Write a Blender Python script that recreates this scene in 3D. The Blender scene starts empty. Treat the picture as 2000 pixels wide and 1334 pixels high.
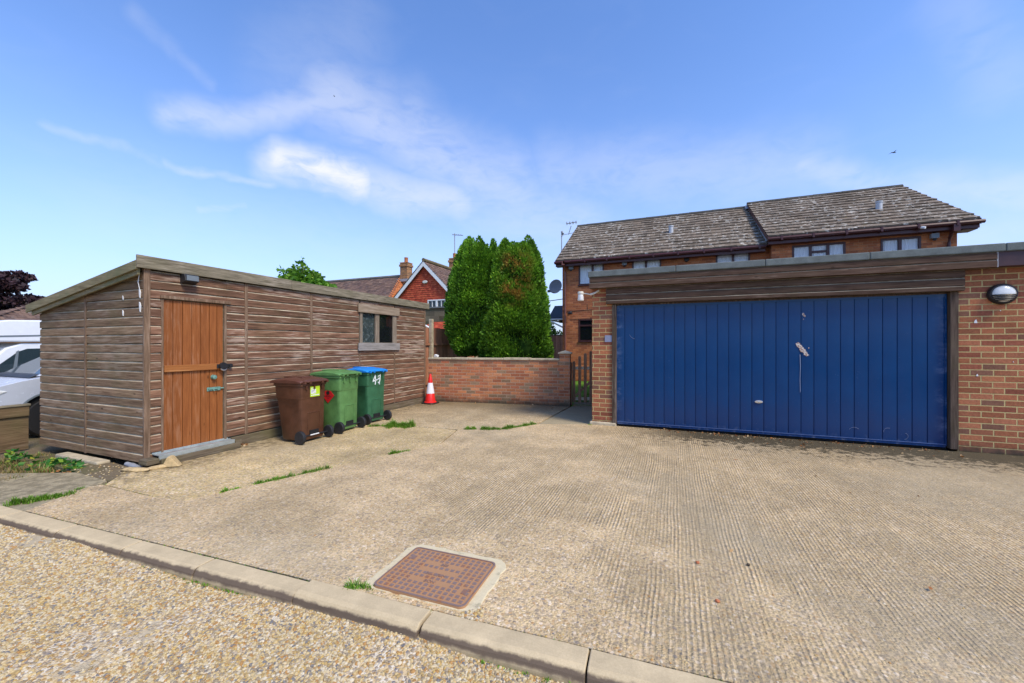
import bpy, bmesh, math, random
import numpy as np
from mathutils import Vector, Matrix
random.seed(7); np.random.seed(7)
R = math.radians
sc = bpy.context.scene
C = sc.collection

# ---------------------------------------------------------------- camera
cam_d = bpy.data.cameras.new('camera'); cam = bpy.data.objects.new('camera', cam_d); C.objects.link(cam)
cam.location = (0, 0, 1.42); cam.rotation_euler = (R(90), 0, R(22.07))
cam_d.sensor_width = 36; cam_d.lens = 14.076; cam_d.shift_y = 0.003
cam_d.clip_start = 0.05; cam_d.clip_end = 3000
sc.camera = cam
# ---------------------------------------------------------------- light
EL, AZ = 50.0, -24.0
sunv = Vector((math.cos(R(EL))*math.cos(R(AZ)), math.cos(R(EL))*math.sin(R(AZ)), math.sin(R(EL))))
sd = bpy.data.lights.new('sun', 'SUN'); sd.energy = 2.1; sd.angle = R(18); sd.color = (1.0, 0.88, 0.68)
so = bpy.data.objects.new('sun', sd); C.objects.link(so); so.rotation_euler = sunv.to_track_quat('Z', 'Y').to_euler()
sc.view_settings.view_transform = 'Standard'; sc.view_settings.look = 'None'
sc.view_settings.exposure = 0.80; sc.view_settings.gamma = 1.0; sc.view_settings.use_curve_mapping = False

# ---------------------------------------------------------------- node helpers
class NT:
    def __init__(s, tree): s.t = tree
    def n(s, typ, props=None, **inp):
        nd = s.t.nodes.new(typ)
        for k, v in (props or {}).items(): setattr(nd, k, v)
        for k, v in inp.items():
            key = int(k[1:]) if k[0] == '_' and k[1:].isdigit() else k.replace('_', ' ')
            s.set(nd.inputs[key], v)
        return nd
    def set(s, sock, v):
        if isinstance(v, bpy.types.NodeSocket): s.t.links.new(v, sock)
        elif isinstance(v, (tuple, list)) and len(v) == 3 and sock.type == 'RGBA': sock.default_value = (*v, 1)
        else: sock.default_value = v
    def m(s, op, a, b=0.0, c=0.0, clamp=False):
        nd = s.n('ShaderNodeMath', dict(operation=op, use_clamp=clamp)); s.set(nd.inputs[0], a); s.set(nd.inputs[1], b)
        s.set(nd.inputs[2], c); return nd.outputs[0]
    def vm(s, op, a, b=(0,0,0), out=0):
        nd = s.n('ShaderNodeVectorMath', dict(operation=op)); s.set(nd.inputs[0], a)
        if op == 'SCALE': s.set(nd.inputs['Scale'], b)
        else: s.set(nd.inputs[1], b)
        return nd.outputs[out]
    def mix(s, f, a, b, mode='MIX'):
        nd = s.n('ShaderNodeMix', dict(data_type='RGBA', blend_type=mode)); s.set(nd.inputs[0], f)
        s.set(nd.inputs[6], a); s.set(nd.inputs[7], b); return nd.outputs[2]
    def noise(s, vec, scale=5.0, detail=3.0, rough=0.55, dist=0.0, out=0):
        nd = s.n('ShaderNodeTexNoise'); s.set(nd.inputs['Vector'], vec); nd.inputs['Scale'].default_value = scale
        nd.inputs['Detail'].default_value = detail; nd.inputs['Roughness'].default_value = rough
        nd.inputs['Distortion'].default_value = dist; return nd.outputs[out]
    def vor(s, vec, scale=5.0, feature='F1', out='Distance', rnd=1.0):
        nd = s.n('ShaderNodeTexVoronoi', dict(feature=feature)); s.set(nd.inputs['Vector'], vec)
        nd.inputs['Scale'].default_value = scale; nd.inputs['Randomness'].default_value = rnd; return nd.outputs[out]
    def ramp(s, f, stops, interp='LINEAR'):
        nd = s.n('ShaderNodeValToRGB'); s.set(nd.inputs[0], f); cr = nd.color_ramp; cr.interpolation = interp
        while len(cr.elements) < len(stops): cr.elements.new(0.5)
        for e, (p, c) in zip(cr.elements, stops):
            e.position = p; e.color = (c, c, c, 1) if isinstance(c, (int, float)) else (*c, 1)
        return nd.outputs[0]
    def ss(s, v, a, b):
        nd = s.n('ShaderNodeMapRange', dict(interpolation_type='SMOOTHSTEP', clamp=True)); s.set(nd.inputs[0], v)
        nd.inputs[1].default_value = a; nd.inputs[2].default_value = b; return nd.outputs[0]
    def sep(s, v): nd = s.n('ShaderNodeSeparateXYZ'); s.set(nd.inputs[0], v); return nd.outputs
    def comb(s, x=0.0, y=0.0, z=0.0):
        nd = s.n('ShaderNodeCombineXYZ'); s.set(nd.inputs[0], x); s.set(nd.inputs[1], y); s.set(nd.inputs[2], z); return nd.outputs[0]
    def map(s, v, scale=(1,1,1), loc=(0,0,0), rot=(0,0,0)):
        nd = s.n('ShaderNodeMapping'); s.set(nd.inputs[0], v); nd.inputs['Location'].default_value = loc
        nd.inputs['Rotation'].default_value = rot; nd.inputs['Scale'].default_value = scale; return nd.outputs[0]
    def wn(s, v, out=0):
        nd = s.n('ShaderNodeTexWhiteNoise'); s.set(nd.inputs['Vector'], v); return nd.outputs[out]

def newmat(name):
    m = bpy.data.materials.new(name); m.use_nodes = True; t = m.node_tree; t.nodes.clear()
    g = NT(t); out = g.n('ShaderNodeOutputMaterial'); b = g.n('ShaderNodeBsdfPrincipled')
    t.links.new(b.outputs[0], out.inputs[0]); g.b = b; g.out = out
    g.uv = g.n('ShaderNodeTexCoord').outputs['UV']; g.pos = g.n('ShaderNodeNewGeometry').outputs['Position']
    g.obj = g.n('ShaderNodeTexCoord').outputs['Object']
    return m, g
def fin(g, col, rough=0.8, bump=None, bstr=0.5, bdist=0.01, spec=0.4, metal=0.0):
    g.set(g.b.inputs['Base Color'], col); g.set(g.b.inputs['Roughness'], rough)
    g.set(g.b.inputs['Specular IOR Level'], spec); g.set(g.b.inputs['Metallic'], metal)
    if bump is not None:
        bn = g.n('ShaderNodeBump'); bn.inputs['Strength'].default_value = bstr; bn.inputs['Distance'].default_value = bdist
        g.set(bn.inputs['Height'], bump); g.set(g.b.inputs['Normal'], bn.outputs[0])

# ---------------------------------------------------------------- world
w = bpy.data.worlds.new('World'); sc.world = w; w.use_nodes = True; w.node_tree.nodes.clear()
g = NT(w.node_tree)
sky = g.n('ShaderNodeTexSky', dict(sky_type='NISHITA', sun_disc=False, sun_elevation=R(EL), sun_rotation=R(90-AZ), air_density=1.0, dust_density=0.6, ozone_density=2.0))
d = g.vm('NORMALIZE', g.n('ShaderNodeTexCoord').outputs['Generated'])
sx = g.sep(d)
az = g.m('ARCTAN2', sx[0], sx[1]); el = g.m('ARCSINE', sx[2])
P = g.comb(az, el, 0.0)
def pxae(px, py):
    k = (px-1000)/782; a = math.atan2(k*.9267-.3757, k*.3757+.9267); e = math.atan2((673-py)/782, math.hypot(k, 1)); return (a, e, 0)
wv = g.vm('SCALE', g.vm('SUBTRACT', g.noise(P, 5, 4, 0.6, out=1), (.5,.5,.5)), 0.085)
Pw = g.vm('ADD', P, wv)
streak = g.noise(g.map(P, scale=(6, 16, 1), rot=(0, 0, R(24))), 1.1, 4, 0.5, 0.8)
fine = g.noise(g.map(P, scale=(10, 22, 1), rot=(0, 0, R(28))), 1.7, 6, 0.55, 1.2)
cov = None
for (ax, ay, bx, by, wd, amp) in [(548,312,690,350,42,1.25),(690,345,905,400,50,.62),(900,390,1120,440,90,.34),(330,218,660,196,30,.50),(650,190,800,270,70,.5),
        (800,262,1000,370,80,.45),(100,258,330,310,8,.26),(330,310,570,366,9,.42),(1080,330,1560,320,70,.28),(1560,330,2000,382,34,.42),(262,25,330,90,16,.16),(330,90,400,150,12,.12),
        (380,405,480,402,10,.3),(1850,20,1960,160,40,.16),(560,130,690,60,80,.14),(250,420,1200,470,110,.12),(1850,440,2050,520,70,.25)]:
    a = pxae(ax, ay); b = pxae(bx, by); ba = (b[0]-a[0], b[1]-a[1], 0); L2 = ba[0]**2+ba[1]**2
    pa = g.vm('SUBTRACT', Pw, a); h = g.m('DIVIDE', g.vm('DOT_PRODUCT', pa, ba, out=1), L2, clamp=True)
    dd = g.vm('LENGTH', g.vm('SUBTRACT', pa, g.vm('SCALE', ba, h)), out=1)
    f = g.m('MULTIPLY', g.ss(dd, wd/782*1.25, 0.0), amp*.82)
    cov = f if cov is None else g.m('MAXIMUM', cov, f)
tex = g.m('ADD', g.m('MULTIPLY', streak, .7), g.m('MULTIPLY', fine, .6))
cov = g.m('MULTIPLY', cov, g.ss(tex, .15, .80))
cov = g.m('ADD', cov, g.m('MULTIPLY', g.ss(streak, .45, .95), .03), clamp=True)
hz = g.m('MULTIPLY', g.m('POWER', g.m('SUBTRACT', 1.0, g.m('ABSOLUTE', sx[2]), clamp=True), 4.5), 0.97)
skyc = g.mix(1.0, sky.outputs[0], (0.68, 0.87, 1.17), 'MULTIPLY')
skyc = g.mix(hz, skyc, (2.75, 3.05, 4.15))
skyc = g.mix(cov, skyc, (3.9, 4.0, 4.35))
bg = g.n('ShaderNodeBackground'); g.set(bg.inputs[0], skyc); bg.inputs[1].default_value = 0.14
wo = g.n('ShaderNodeOutputWorld'); w.node_tree.links.new(bg.outputs[0], wo.inputs[0])

# ---------------------------------------------------------------- mesh builder
class MB:
    def __init__(s): s.v = []; s.f = []; s.uvs = []
    def add(s, vs, fs, M=None, uv=None):
        o = len(s.v)
        s.v += [tuple(M @ Vector(p)) if M is not None else tuple(p) for p in vs]
        s.f += [tuple(i+o for i in f) for f in fs]
        s.uvs += (uv if uv is not None else [None]*len(fs)); return None
    def box(s, x0, x1, y0, y1, z0, z1, M=None):
        s.add([(x0,y0,z0),(x1,y0,z0),(x1,y1,z0),(x0,y1,z0),(x0,y0,z1),(x1,y0,z1),(x1,y1,z1),(x0,y1,z1)],
              [(0,3,2,1),(4,5,6,7),(0,1,5,4),(1,2,6,5),(2,3,7,6),(3,0,4,7)], M); return s
    def poly(s, pts, ax, a0, a1, M=None):   # extrude a 2-D polygon along axis ax
        n = len(pts)
        def P(p, a): return {'z': (p[0], p[1], a), 'y': (p[0], a, p[1]), 'x': (a, p[0], p[1])}[ax]
        vs = [P(p, a0) for p in pts] + [P(p, a1) for p in pts]
        fs = [tuple(range(n))[::-1], tuple(range(n, 2*n))] + [(i, (i+1) % n, n+(i+1) % n, n+i) for i in range(n)]
        s.add(vs, fs, M); return s
    def tube(s, pts, r, n=8, M=None, r2=None):
        pts = [Vector(p) for p in pts]; vs = []; fs = []; m = len(pts)
        for i, p in enumerate(pts):
            t = (pts[min(i+1, m-1)]-pts[max(i-1, 0)]).normalized()
            a = t.orthogonal().normalized() if abs(t.z) > .9 or i == 0 and False else t.cross(Vector((0, 0, 1))).normalized() if abs(t.z) <= .9 else t.orthogonal().normalized()
            b = t.cross(a); rr = r if r2 is None else r+(r2-r)*i/(m-1)
            vs += [p+(a*math.cos(2*math.pi*k/n)+b*math.sin(2*math.pi*k/n))*rr for k in range(n)]
        for i in range(m-1):
            fs += [(i*n+k, i*n+(k+1) % n, (i+1)*n+(k+1) % n, (i+1)*n+k) for k in range(n)]
        fs += [tuple(range(n))[::-1], tuple(range((m-1)*n, m*n))]
        s.add(vs, fs, M); return s
    def lathe(s, prof, n=24, M=None):   # profile (r, z) about z
        vs = []; fs = []; m = len(prof)
        for r_, z in prof: vs += [(r_*math.cos(2*math.pi*k/n), r_*math.sin(2*math.pi*k/n), z) for k in range(n)]
        for i in range(m-1):
            fs += [(i*n+k, i*n+(k+1) % n, (i+1)*n+(k+1) % n, (i+1)*n+k) for k in range(n)]
        fs += [tuple(range(n))[::-1], tuple(range((m-1)*n, m*n))]
        s.add(vs, fs, M); return s
    def build(s, name, mat, parent=None, bevel=0, smooth=False, seg=2, label=None, ang=35):
        me = bpy.data.meshes.new(name); me.from_pydata([tuple(v) for v in s.v], [], s.f); me.update()
        uvl = me.uv_layers.new(name='UVMap'); dat = np.zeros((len(me.loops), 2), dtype=np.float32)
        for p, given in zip(me.polygons, s.uvs):
            nx, ny, nz = map(abs, p.normal)
            for j, li in enumerate(p.loop_indices):
                if given is not None: dat[li] = given[j]; continue
                x, y, z = me.vertices[me.loops[li].vertex_index].co
                dat[li] = (x, y) if nz > .75 else ((y, z) if nx > ny else (x, z))
        uvl.data.foreach_set('uv', dat.ravel())
        if mat is not None: me.materials.append(mat)
        o = bpy.data.objects.new(name, me); C.objects.link(o)
        if parent is not None: o.parent = parent
        if bevel:
            bm = bmesh.new(); bm.from_mesh(me); bmesh.ops.recalc_face_normals(bm, faces=bm.faces); bm.to_mesh(me); bm.free()
            md = o.modifiers.new('bevel', 'BEVEL'); md.width = bevel; md.segments = seg; md.limit_method = 'ANGLE'; md.angle_limit = R(ang)
        if smooth:
            for p in me.polygons: p.use_smooth = True
            try: me.set_sharp_from_angle(angle=R(40))
            except Exception: pass
        if label: o['label'] = label
        return o
def tag(o, label, cat, group=None):
    o['label'] = label; o['category'] = cat
    if group: o['group'] = group
    return o
def thing(name, label, cat, loc=(0,0,0), rz=0, group=None):
    o = bpy.data.objects.new(name, None); C.objects.link(o); o.location = loc; o.rotation_euler = (0, 0, R(rz))
    o.empty_display_size = .2
    return tag(o, label, cat, group)
def struct(o, kind='structure'): o['kind'] = kind; return o
def copytree(o, parent=None):
    c = o.copy(); C.objects.link(c)
    if parent is not None: c.parent = parent
    for ch in [x for x in list(o.children)]: copytree(ch, c)
    return c
def holes(mb, x0, x1, z0, z1, y0, y1, hs, ax='y'):
    xs = sorted({x0, x1, *[h[0] for h in hs], *[h[1] for h in hs]}); zs = sorted({z0, z1, *[h[2] for h in hs], *[h[3] for h in hs]})
    xs = [x for x in xs if x0 <= x <= x1]; zs = [z for z in zs if z0 <= z <= z1]
    for a, b in zip(xs, xs[1:]):
        run = None
        for c, d_ in zip(zs, zs[1:]):
            hole = any(h[0] <= (a+b)/2 <= h[1] and h[2] <= (c+d_)/2 <= h[3] for h in hs)
            if not hole: run = (run[0], d_) if run else (c, d_)
            if (hole or d_ == zs[-1]) and run:
                if ax == 'y': mb.box(a, b, y0, y1, *run)
                else: mb.box(y0, y1, a, b, *run)
                run = None
def from_np(name, V, F, mat, tint=None, parent=None, k=4):
    me = bpy.data.meshes.new(name); nv, nf = len(V), len(F)
    me.vertices.add(nv); me.vertices.foreach_set('co', V.astype(np.float32).ravel())
    me.loops.add(nf*k); me.loops.foreach_set('vertex_index', F.astype(np.int32).ravel())
    me.polygons.add(nf); me.polygons.foreach_set('loop_start', np.arange(0, nf*k, k, dtype=np.int32))
    try: me.polygons.foreach_set('loop_total', np.full(nf, k, dtype=np.int32))
    except Exception: pass
    me.update(calc_edges=True)
    if tint is not None:
        at = me.attributes.new('tint', 'FLOAT', 'FACE'); at.data.foreach_set('value', tint.astype(np.float32))
    if mat: me.materials.append(mat)
    o = bpy.data.objects.new(name, me); C.objects.link(o)
    if parent is not None: o.parent = parent
    return o
# ---------------------------------------------------------------- materials
def flat(name, col, rough=.6, spec=.4, metal=0, var=.12, sc_=14, bump=0.0):
    m, g = newmat(name); n = g.noise(g.obj, sc_, 5, .6)
    c = g.mix(1, col, g.ramp(n, [(.25, 1-var*1.6), (.75, 1+var*.6)]), 'MULTIPLY')
    n2 = g.noise(g.obj, sc_*9, 2, .5)
    fin(g, c, g.ramp(n, [(.3, max(.05, rough-.08)), (.7, min(1, rough+.08))]), n2 if bump else None, bump, .004, spec, metal); return m
def brick(name, pal, mortar, w=.225, h=.0778, mort=.012, u0=0, v0=0, dirt=.10, dirtcol=(.05,.045,.03), white=.0, wob=.004):
    m, g = newmat(name); u, v, _ = g.sep(g.uv)
    nz = g.noise(g.uv, 60, 3, .6); nb = g.noise(g.uv, 1.3, 3, .6); wb = g.m('MULTIPLY', g.m('SUBTRACT', g.noise(g.uv, 9, 2, .5), .5), wob)
    u = g.m('ADD', u, u0); v = g.m('ADD', g.m('ADD', v, v0), wb)
    vr = g.m('DIVIDE', v, h); row = g.m('FLOOR', vr); odd = g.m('MULTIPLY', g.m('FLOORED_MODULO', row, 2), .5)
    jit = g.m('MULTIPLY', g.m('SUBTRACT', g.wn(g.comb(row, 3.3)), .5), .08)
    uu = g.m('ADD', g.m('ADD', g.m('DIVIDE', u, w), odd), jit); col = g.m('FLOOR', uu)
    fu = g.m('MULTIPLY', g.m('FRACT', uu), w); fv = g.m('MULTIPLY', g.m('FRACT', vr), h)
    mu = g.m('MINIMUM', fu, g.m('SUBTRACT', w, fu)); mv = g.m('MINIMUM', fv, g.m('SUBTRACT', h, fv))
    dd = g.m('ADD', g.m('MINIMUM', mu, mv), g.m('MULTIPLY', g.m('SUBTRACT', nz, .5), .006))
    mask = g.ss(dd, mort/2-.0015, mort/2+.002)
    rnd = g.wn(g.comb(col, row)); rnd2 = g.wn(g.comb(row, col, 5.0))
    st = [((i)/len(pal), c) for i, c in enumerate(pal)]
    bc = g.ramp(rnd, st, 'CONSTANT'); bc = g.mix(1, bc, g.ramp(g.noise(g.uv, 35, 5, .7), [(.25, .62), (.7, 1.22)]), 'MULTIPLY')
    bc = g.mix(1, bc, g.ramp(rnd2, [(0, .8), (1, 1.15)]), 'MULTIPLY')
    bc = g.mix(g.ss(g.noise(g.uv, 7, 4, .7), .62, .85), bc, (.30, .26, .21))
    mc = g.mix(1, mortar, g.ramp(nz, [(.2, .7), (.8, 1.15)]), 'MULTIPLY')
    c = g.mix(mask, mc, bc)
    if white: c = g.mix(g.m('MULTIPLY', g.ss(g.noise(g.map(g.uv, (1, 1.7, 1)), 2.6, 6, .75), .60, .78), white), c, (.42, .38, .32))
    c = g.mix(1, c, g.ramp(nb, [(.3, .82), (.7, 1.1)]), 'MULTIPLY')
    if dirt:
        f = g.m('MULTIPLY', g.ss(g.m('ADD', g.sep(g.pos)[2], g.m('MULTIPLY', g.m('SUBTRACT', g.noise(g.uv, 6, 4, .7), .5), .28)), dirt*1.6, -.02), .85)
        c = g.mix(f, c, dirtcol)
    hgt = g.m('ADD', g.m('MULTIPLY', mask, .8), g.m('MULTIPLY', nz, .3))
    fin(g, c, .88, hgt, .8, .006, .25); return m
def wood(name, dark, light, flakecol=(.42,.36,.30), flake=.5, moss=0.0, pitch=.108, rot=False, z0=.03, v=1.0, rough=.85, mosscol=(.13,.13,.05), edge=.0):
    m, g = newmat(name); u, vv, _ = g.sep(g.uv)
    if rot: u, vv = vv, u
    bid = g.m('FLOOR', g.m('DIVIDE', g.m('SUBTRACT', vv, z0), pitch)); rn = g.wn(g.comb(bid, 1.7)); rn2 = g.wn(g.comb(bid, 9.1))
    q = g.comb(g.m('ADD', g.m('MULTIPLY', u, 1.0), g.m('MULTIPLY', rn, 37)), g.m('MULTIPLY', vv, 1.0), 0.0)
    grain = g.noise(g.map(q, (3.5, 90, 1)), 1.0, 6, .65, .4)
    med = g.noise(g.map(q, (2.6, 24, 1)), 1.0, 5, .65, .3)
    big = g.noise(g.uv, 1.1, 3, .6)
    c = g.mix(g.ss(g.m('ADD', g.m('MULTIPLY', grain, .55), g.m('MULTIPLY', med, .5)), .36, .70), dark, light)
    c = g.mix(1, c, g.ramp(rn2, [(0, 1-.26*v), (1, 1+.26*v)]), 'MULTIPLY')
    if flake:
        ff = g.m('ADD', g.m('ADD', g.m('MULTIPLY', med, .6), g.m('MULTIPLY', grain, .35)), g.m('MULTIPLY', big, .45))
        fm = g.m('MULTIPLY', g.ss(g.m('ADD', ff, g.m('MULTIPLY', g.m('SUBTRACT', rn, .5), .12)), .74, .86), flake)
        c = g.mix(fm, c, flakecol)
    kn = g.vor(g.map(q, (2.2, 7, 1)), 1.0); c = g.mix(g.ss(kn, .09, .03), c, tuple(x*.45 for x in dark))
    if edge:
        fv = g.m('FRACT', g.m('DIVIDE', g.m('SUBTRACT', vv, z0), pitch))
        e = g.m('MULTIPLY', g.ss(fv, .78, .86), g.ramp(g.noise(g.map(q, (5, 3, 1)), 1, 4, .6), [(.3, .35), (.65, 1)])); c = g.mix(g.m('MULTIPLY', e, edge), c, (.62, .52, .36))  # pale strip painted on each board's top bevel as its lit edge
    if moss:
        mf = g.m('MULTIPLY', g.ss(g.noise(g.uv, 2.0, 5, .65), .42, .70), moss); c = g.mix(mf, c, mosscol)
    fin(g, c, rough, g.m('ADD', grain, g.m('MULTIPLY', med, .6)), .55, .004, .25); return m
def tiles(name, pal, pitch_u=.30, lich=.5, yel=.3, lc=(.50,.47,.42)):
    m, g = newmat(name); u, v, _ = g.sep(g.uv)
    at = g.n('ShaderNodeAttribute', dict(attribute_name='tint')).outputs['Fac']
    c = g.ramp(at, [(i/len(pal), p) for i, p in enumerate(pal)])
    n = g.noise(g.uv, 6, 6, .7); c = g.mix(1, c, g.ramp(n, [(.25, .6), (.75, 1.35)]), 'MULTIPLY')
    l1 = g.ss(g.m('ADD', g.m('MULTIPLY', g.noise(g.map(g.uv, (1, 1.9, 1)), 5.5, 4, .7), .85), g.m('MULTIPLY', g.noise(g.uv, .8, 2, .5), .20)), .58, .63)
    c = g.mix(g.m('MULTIPLY', l1, lich), c, lc)
    c = g.mix(g.m('MULTIPLY', g.ss(g.noise(g.uv, 5, 5, .7), .58, .72), yel), c, (.22, .18, .05))
    fin(g, c, .9, g.noise(g.uv, 40, 4, .6), .5, .006, .2); return m
def leafmat(name, stops, rough=.55, trans=.25, patch=None):
    m, g = newmat(name); at = g.n('ShaderNodeAttribute', dict(attribute_name='tint')).outputs['Fac']
    c = g.ramp(at, stops); n = g.noise(g.obj, 1.6, 3, .6); c = g.mix(1, c, g.ramp(n, [(.3, .72), (.7, 1.25)]), 'MULTIPLY')
    if patch:
        x, y, z = g.sep(g.obj); (zc, zr, xc, xr, pc) = patch
        f = g.m('MULTIPLY', g.ss(g.m('ABSOLUTE', g.m('SUBTRACT', z, zc)), zr, zr*.3), g.ss(g.m('ABSOLUTE', g.m('SUBTRACT', x, xc)), xr, xr*.3))
        f = g.m('MULTIPLY', f, g.ss(g.noise(g.obj, 4.2, 3, .6), .46, .60)); c = g.mix(f, c, pc)
    g.set(g.b.inputs['Base Color'], c); g.b.inputs['Roughness'].default_value = rough; g.b.inputs['Specular IOR Level'].default_value = .3
    tr = g.n('ShaderNodeBsdfTranslucent'); g.set(tr.inputs[0], c); ms = g.n('ShaderNodeMixShader'); ms.inputs[0].default_value = trans
    g.t.links.new(g.b.outputs[0], ms.inputs[1]); g.t.links.new(tr.outputs[0], ms.inputs[2]); g.t.links.new(ms.outputs[0], g.out.inputs[0]); return m
def glass(name, tint=(.03,.04,.045), rough=.06, alpha=.35, dirt=.0, dirtcol=(.4,.42,.4)):
    m, g = newmat(name); n = g.noise(g.obj, 12, 6, .75)
    c = g.mix(g.m('MULTIPLY', g.ss(n, .45, .75), dirt), tint, dirtcol)
    fin(g, c, rough, None, spec=.6)
    g.set(g.b.inputs['Alpha'], g.m('MAXIMUM', alpha, g.m('MULTIPLY', g.ss(n, .45, .75), dirt))); return m

M = {}
PAL = [(.37,.130,.06),(.42,.155,.075),(.31,.10,.055),(.38,.14,.07),(.25,.115,.07),(.34,.125,.06),(.45,.165,.075)]
M['brick_garage'] = brick('garage brick', PAL, (.58,.45,.20), u0=.10, dirt=.08, white=.18)
M['brick_wall'] = brick('garden wall brick', [(.58,.23,.10),(.52,.185,.085),(.62,.27,.13),(.42,.18,.095),(.33,.21,.12),(.60,.24,.105),(.48,.17,.085)], (.52,.37,.25), h=.073, mort=.010, dirt=.12, white=.16)
M['brick_house'] = brick('house brick', [(.50,.165,.06),(.42,.13,.05),(.54,.19,.075),(.37,.115,.05)], (.44,.22,.11), dirt=0, mort=.010, white=.05)
M['brick_chimney'] = brick('chimney brick', [(.40,.18,.07),(.34,.16,.07),(.28,.15,.08),(.44,.22,.09)], (.36,.28,.17), dirt=0)
M['blocks'] = brick('mossy blocks', [(.16,.14,.09),(.12,.11,.06),(.20,.18,.11),(.10,.09,.05)], (.20,.17,.11), w=.45, h=.2, dirt=0)
M['clad_front'] = wood('weathered red brown cladding', (.080,.036,.020), (.31,.165,.10), flakecol=(.47,.37,.29), flake=.62, moss=.20, v=1.1, edge=1.0, mosscol=(.10,.09,.035))
M['clad_end'] = wood('olive brown cladding', (.115,.064,.034), (.33,.215,.125), flake=.25, moss=.32, v=1.0, edge=1.0, mosscol=(.13,.115,.045))
M['batten'] = wood('batten wood', (.10,.060,.034), (.28,.185,.12), flake=.4, rot=True, pitch=5)
M['fascia_wood'] = wood('grey weathered board', (.09,.075,.048), (.31,.265,.185), flake=.55, pitch=3, moss=.25, mosscol=(.18,.17,.09))
M['grey_board'] = wood('silver grey board', (.17,.155,.14), (.36,.33,.30), flake=.2, pitch=3)
M['door_wood'] = wood('orange stained door boards', (.21,.066,.017), (.33,.112,.029), flakecol=(.42,.28,.19), flake=.22, rot=True, pitch=.1, z0=.0, v=.35, rough=.6)
M['plinth'] = wood('damp base timber', (.09,.065,.04), (.19,.15,.10), flake=.15, pitch=2, moss=.5)
M['garage_clad'] = wood('dark brown cladding', (.050,.027,.017), (.125,.075,.050), flakecol=(.36,.28,.22), flake=.22, pitch=.105, v=.8, moss=.08, z0=2.09, edge=.7)
M['garage_fascia'] = wood('dark brown fascia cladding', (.055,.030,.019), (.14,.085,.058), flakecol=(.42,.33,.26), flake=.30, pitch=.1, v=.8, moss=.08, z0=2.402, edge=.7)
M['garage_frame'] = wood('dark frame wood', (.055,.035,.024), (.14,.10,.075), flake=.3, rot=True, pitch=3, moss=.15)
M['fence_panel'] = wood('brown feather edge fence', (.28,.11,.055), (.55,.26,.16), flake=.05, rot=True, pitch=.11, v=1.0)
M['low_fence'] = wood('low fence boards', (.10,.062,.032), (.22,.145,.08), flake=.1, pitch=.2, moss=.3)
M['gate_wood'] = wood('gate pickets', (.18,.10,.055), (.42,.26,.16), flake=.2, rot=True, pitch=.06)
M['gate_rail'] = wood('bleached gate rail', (.35,.30,.20), (.60,.52,.38), flake=.3, pitch=3)
M['tile_house'] = tiles('brown concrete roof tiles', [(.16,.125,.09),(.21,.16,.115),(.125,.098,.07),(.23,.18,.13),(.17,.135,.10)], lich=.9, yel=.4, lc=(.68,.64,.55))
M['tile_brown'] = tiles('far brown roof tiles', [(.13,.08,.06),(.18,.11,.085),(.10,.065,.055),(.20,.125,.09)], lich=.25, yel=.35, lc=(.4,.36,.32))
M['tile_red'] = tiles('red clay tiles', [(.42,.065,.03),(.50,.09,.045),(.36,.055,.03),(.55,.11,.05)], lich=0, yel=0)
M['tile_orange'] = tiles('orange clay tiles', [(.50,.16,.05),(.56,.20,.07),(.44,.14,.05)], lich=.1, yel=.2)
M['white'] = flat('white paint', (.80,.80,.78), .45, var=.05)
M['cream'] = flat('cream plastic', (.72,.68,.58), .5, var=.05)
M['maroon'] = flat('maroon plastic', (.075,.022,.022), .35, var=.1)
M['mahogany'] = flat('dark red window frame', (.065,.022,.020), .4, var=.15)
M['pipe'] = flat('red brown downpipe', (.20,.075,.055), .4, var=.1)
M['black'] = flat('black plastic', (.02,.02,.022), .45)
M['rubber'] = flat('black rubber', (.022,.022,.024), .6, sc_=30)
M['dark'] = flat('dark interior', (.012,.012,.012), .9)
M['steel'] = flat('galvanised steel', (.52,.58,.56), .38, metal=.55, var=.15)
M['lead'] = flat('lead grey', (.33,.34,.36), .6, var=.15)
M['grey_plastic'] = flat('grey plastic', (.17,.20,.22), .5, var=.1)
M['copper_green'] = flat('verdigris metal', (.22,.42,.34), .6, metal=.3, var=.35, sc_=60)
M['pane_house'] = glass('house pane', (.45,.50,.53), .04, .12)
M['pane_dark'] = glass('dark pane', (.01,.012,.014), .04, .75)
M['pane_shed'] = glass('dirty shed pane', (.045,.065,.065), .15, .75, .65, (.30,.36,.35))
M['curtain'] = flat('net curtain', (.88,.90,.92), .9, var=.03)
M['concrete_cap'] = flat('coping concrete', (.56,.47,.32), .9, var=.3, sc_=9, bump=.6)
M['terracotta'] = flat('terracotta', (.50,.17,.07), .8, var=.15)
M['sandstone'] = flat('yellow sandstone', (.60,.44,.22), .9, var=.25, sc_=25, bump=.5)
M['white_stone'] = flat('white stone', (.75,.74,.72), .8, var=.15, sc_=18)
M['bin_brown'] = flat('brown bin plastic', (.105,.042,.020), .42, var=.26, sc_=8, bump=.2)
M['bin_brown_lid'] = flat('brown lid plastic', (.115,.045,.028), .38, var=.12, sc_=8)
M['bin_green'] = flat('light green bin plastic', (.115,.26,.080), .46, var=.24, sc_=8, bump=.2)
M['bin_dkgreen'] = flat('dark green bin plastic', (.040,.15,.070), .46, var=.24, sc_=8, bump=.2)
M['bin_blue'] = flat('blue lid plastic', (.015,.25,.72), .38, var=.1)
M['wheel_hub'] = flat('grey wheel hub', (.06,.06,.062), .5)
M['lime'] = flat('lime sticker', (.50,.72,.03), .4, var=.04)
M['sticker_white'] = flat('white sticker', (.80,.80,.80), .4, var=.03)
M['red_sticker'] = flat('red sticker', (.62,.02,.025), .4, var=.06)
M['ink'] = flat('black ink', (.02,.015,.015), .6)
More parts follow.
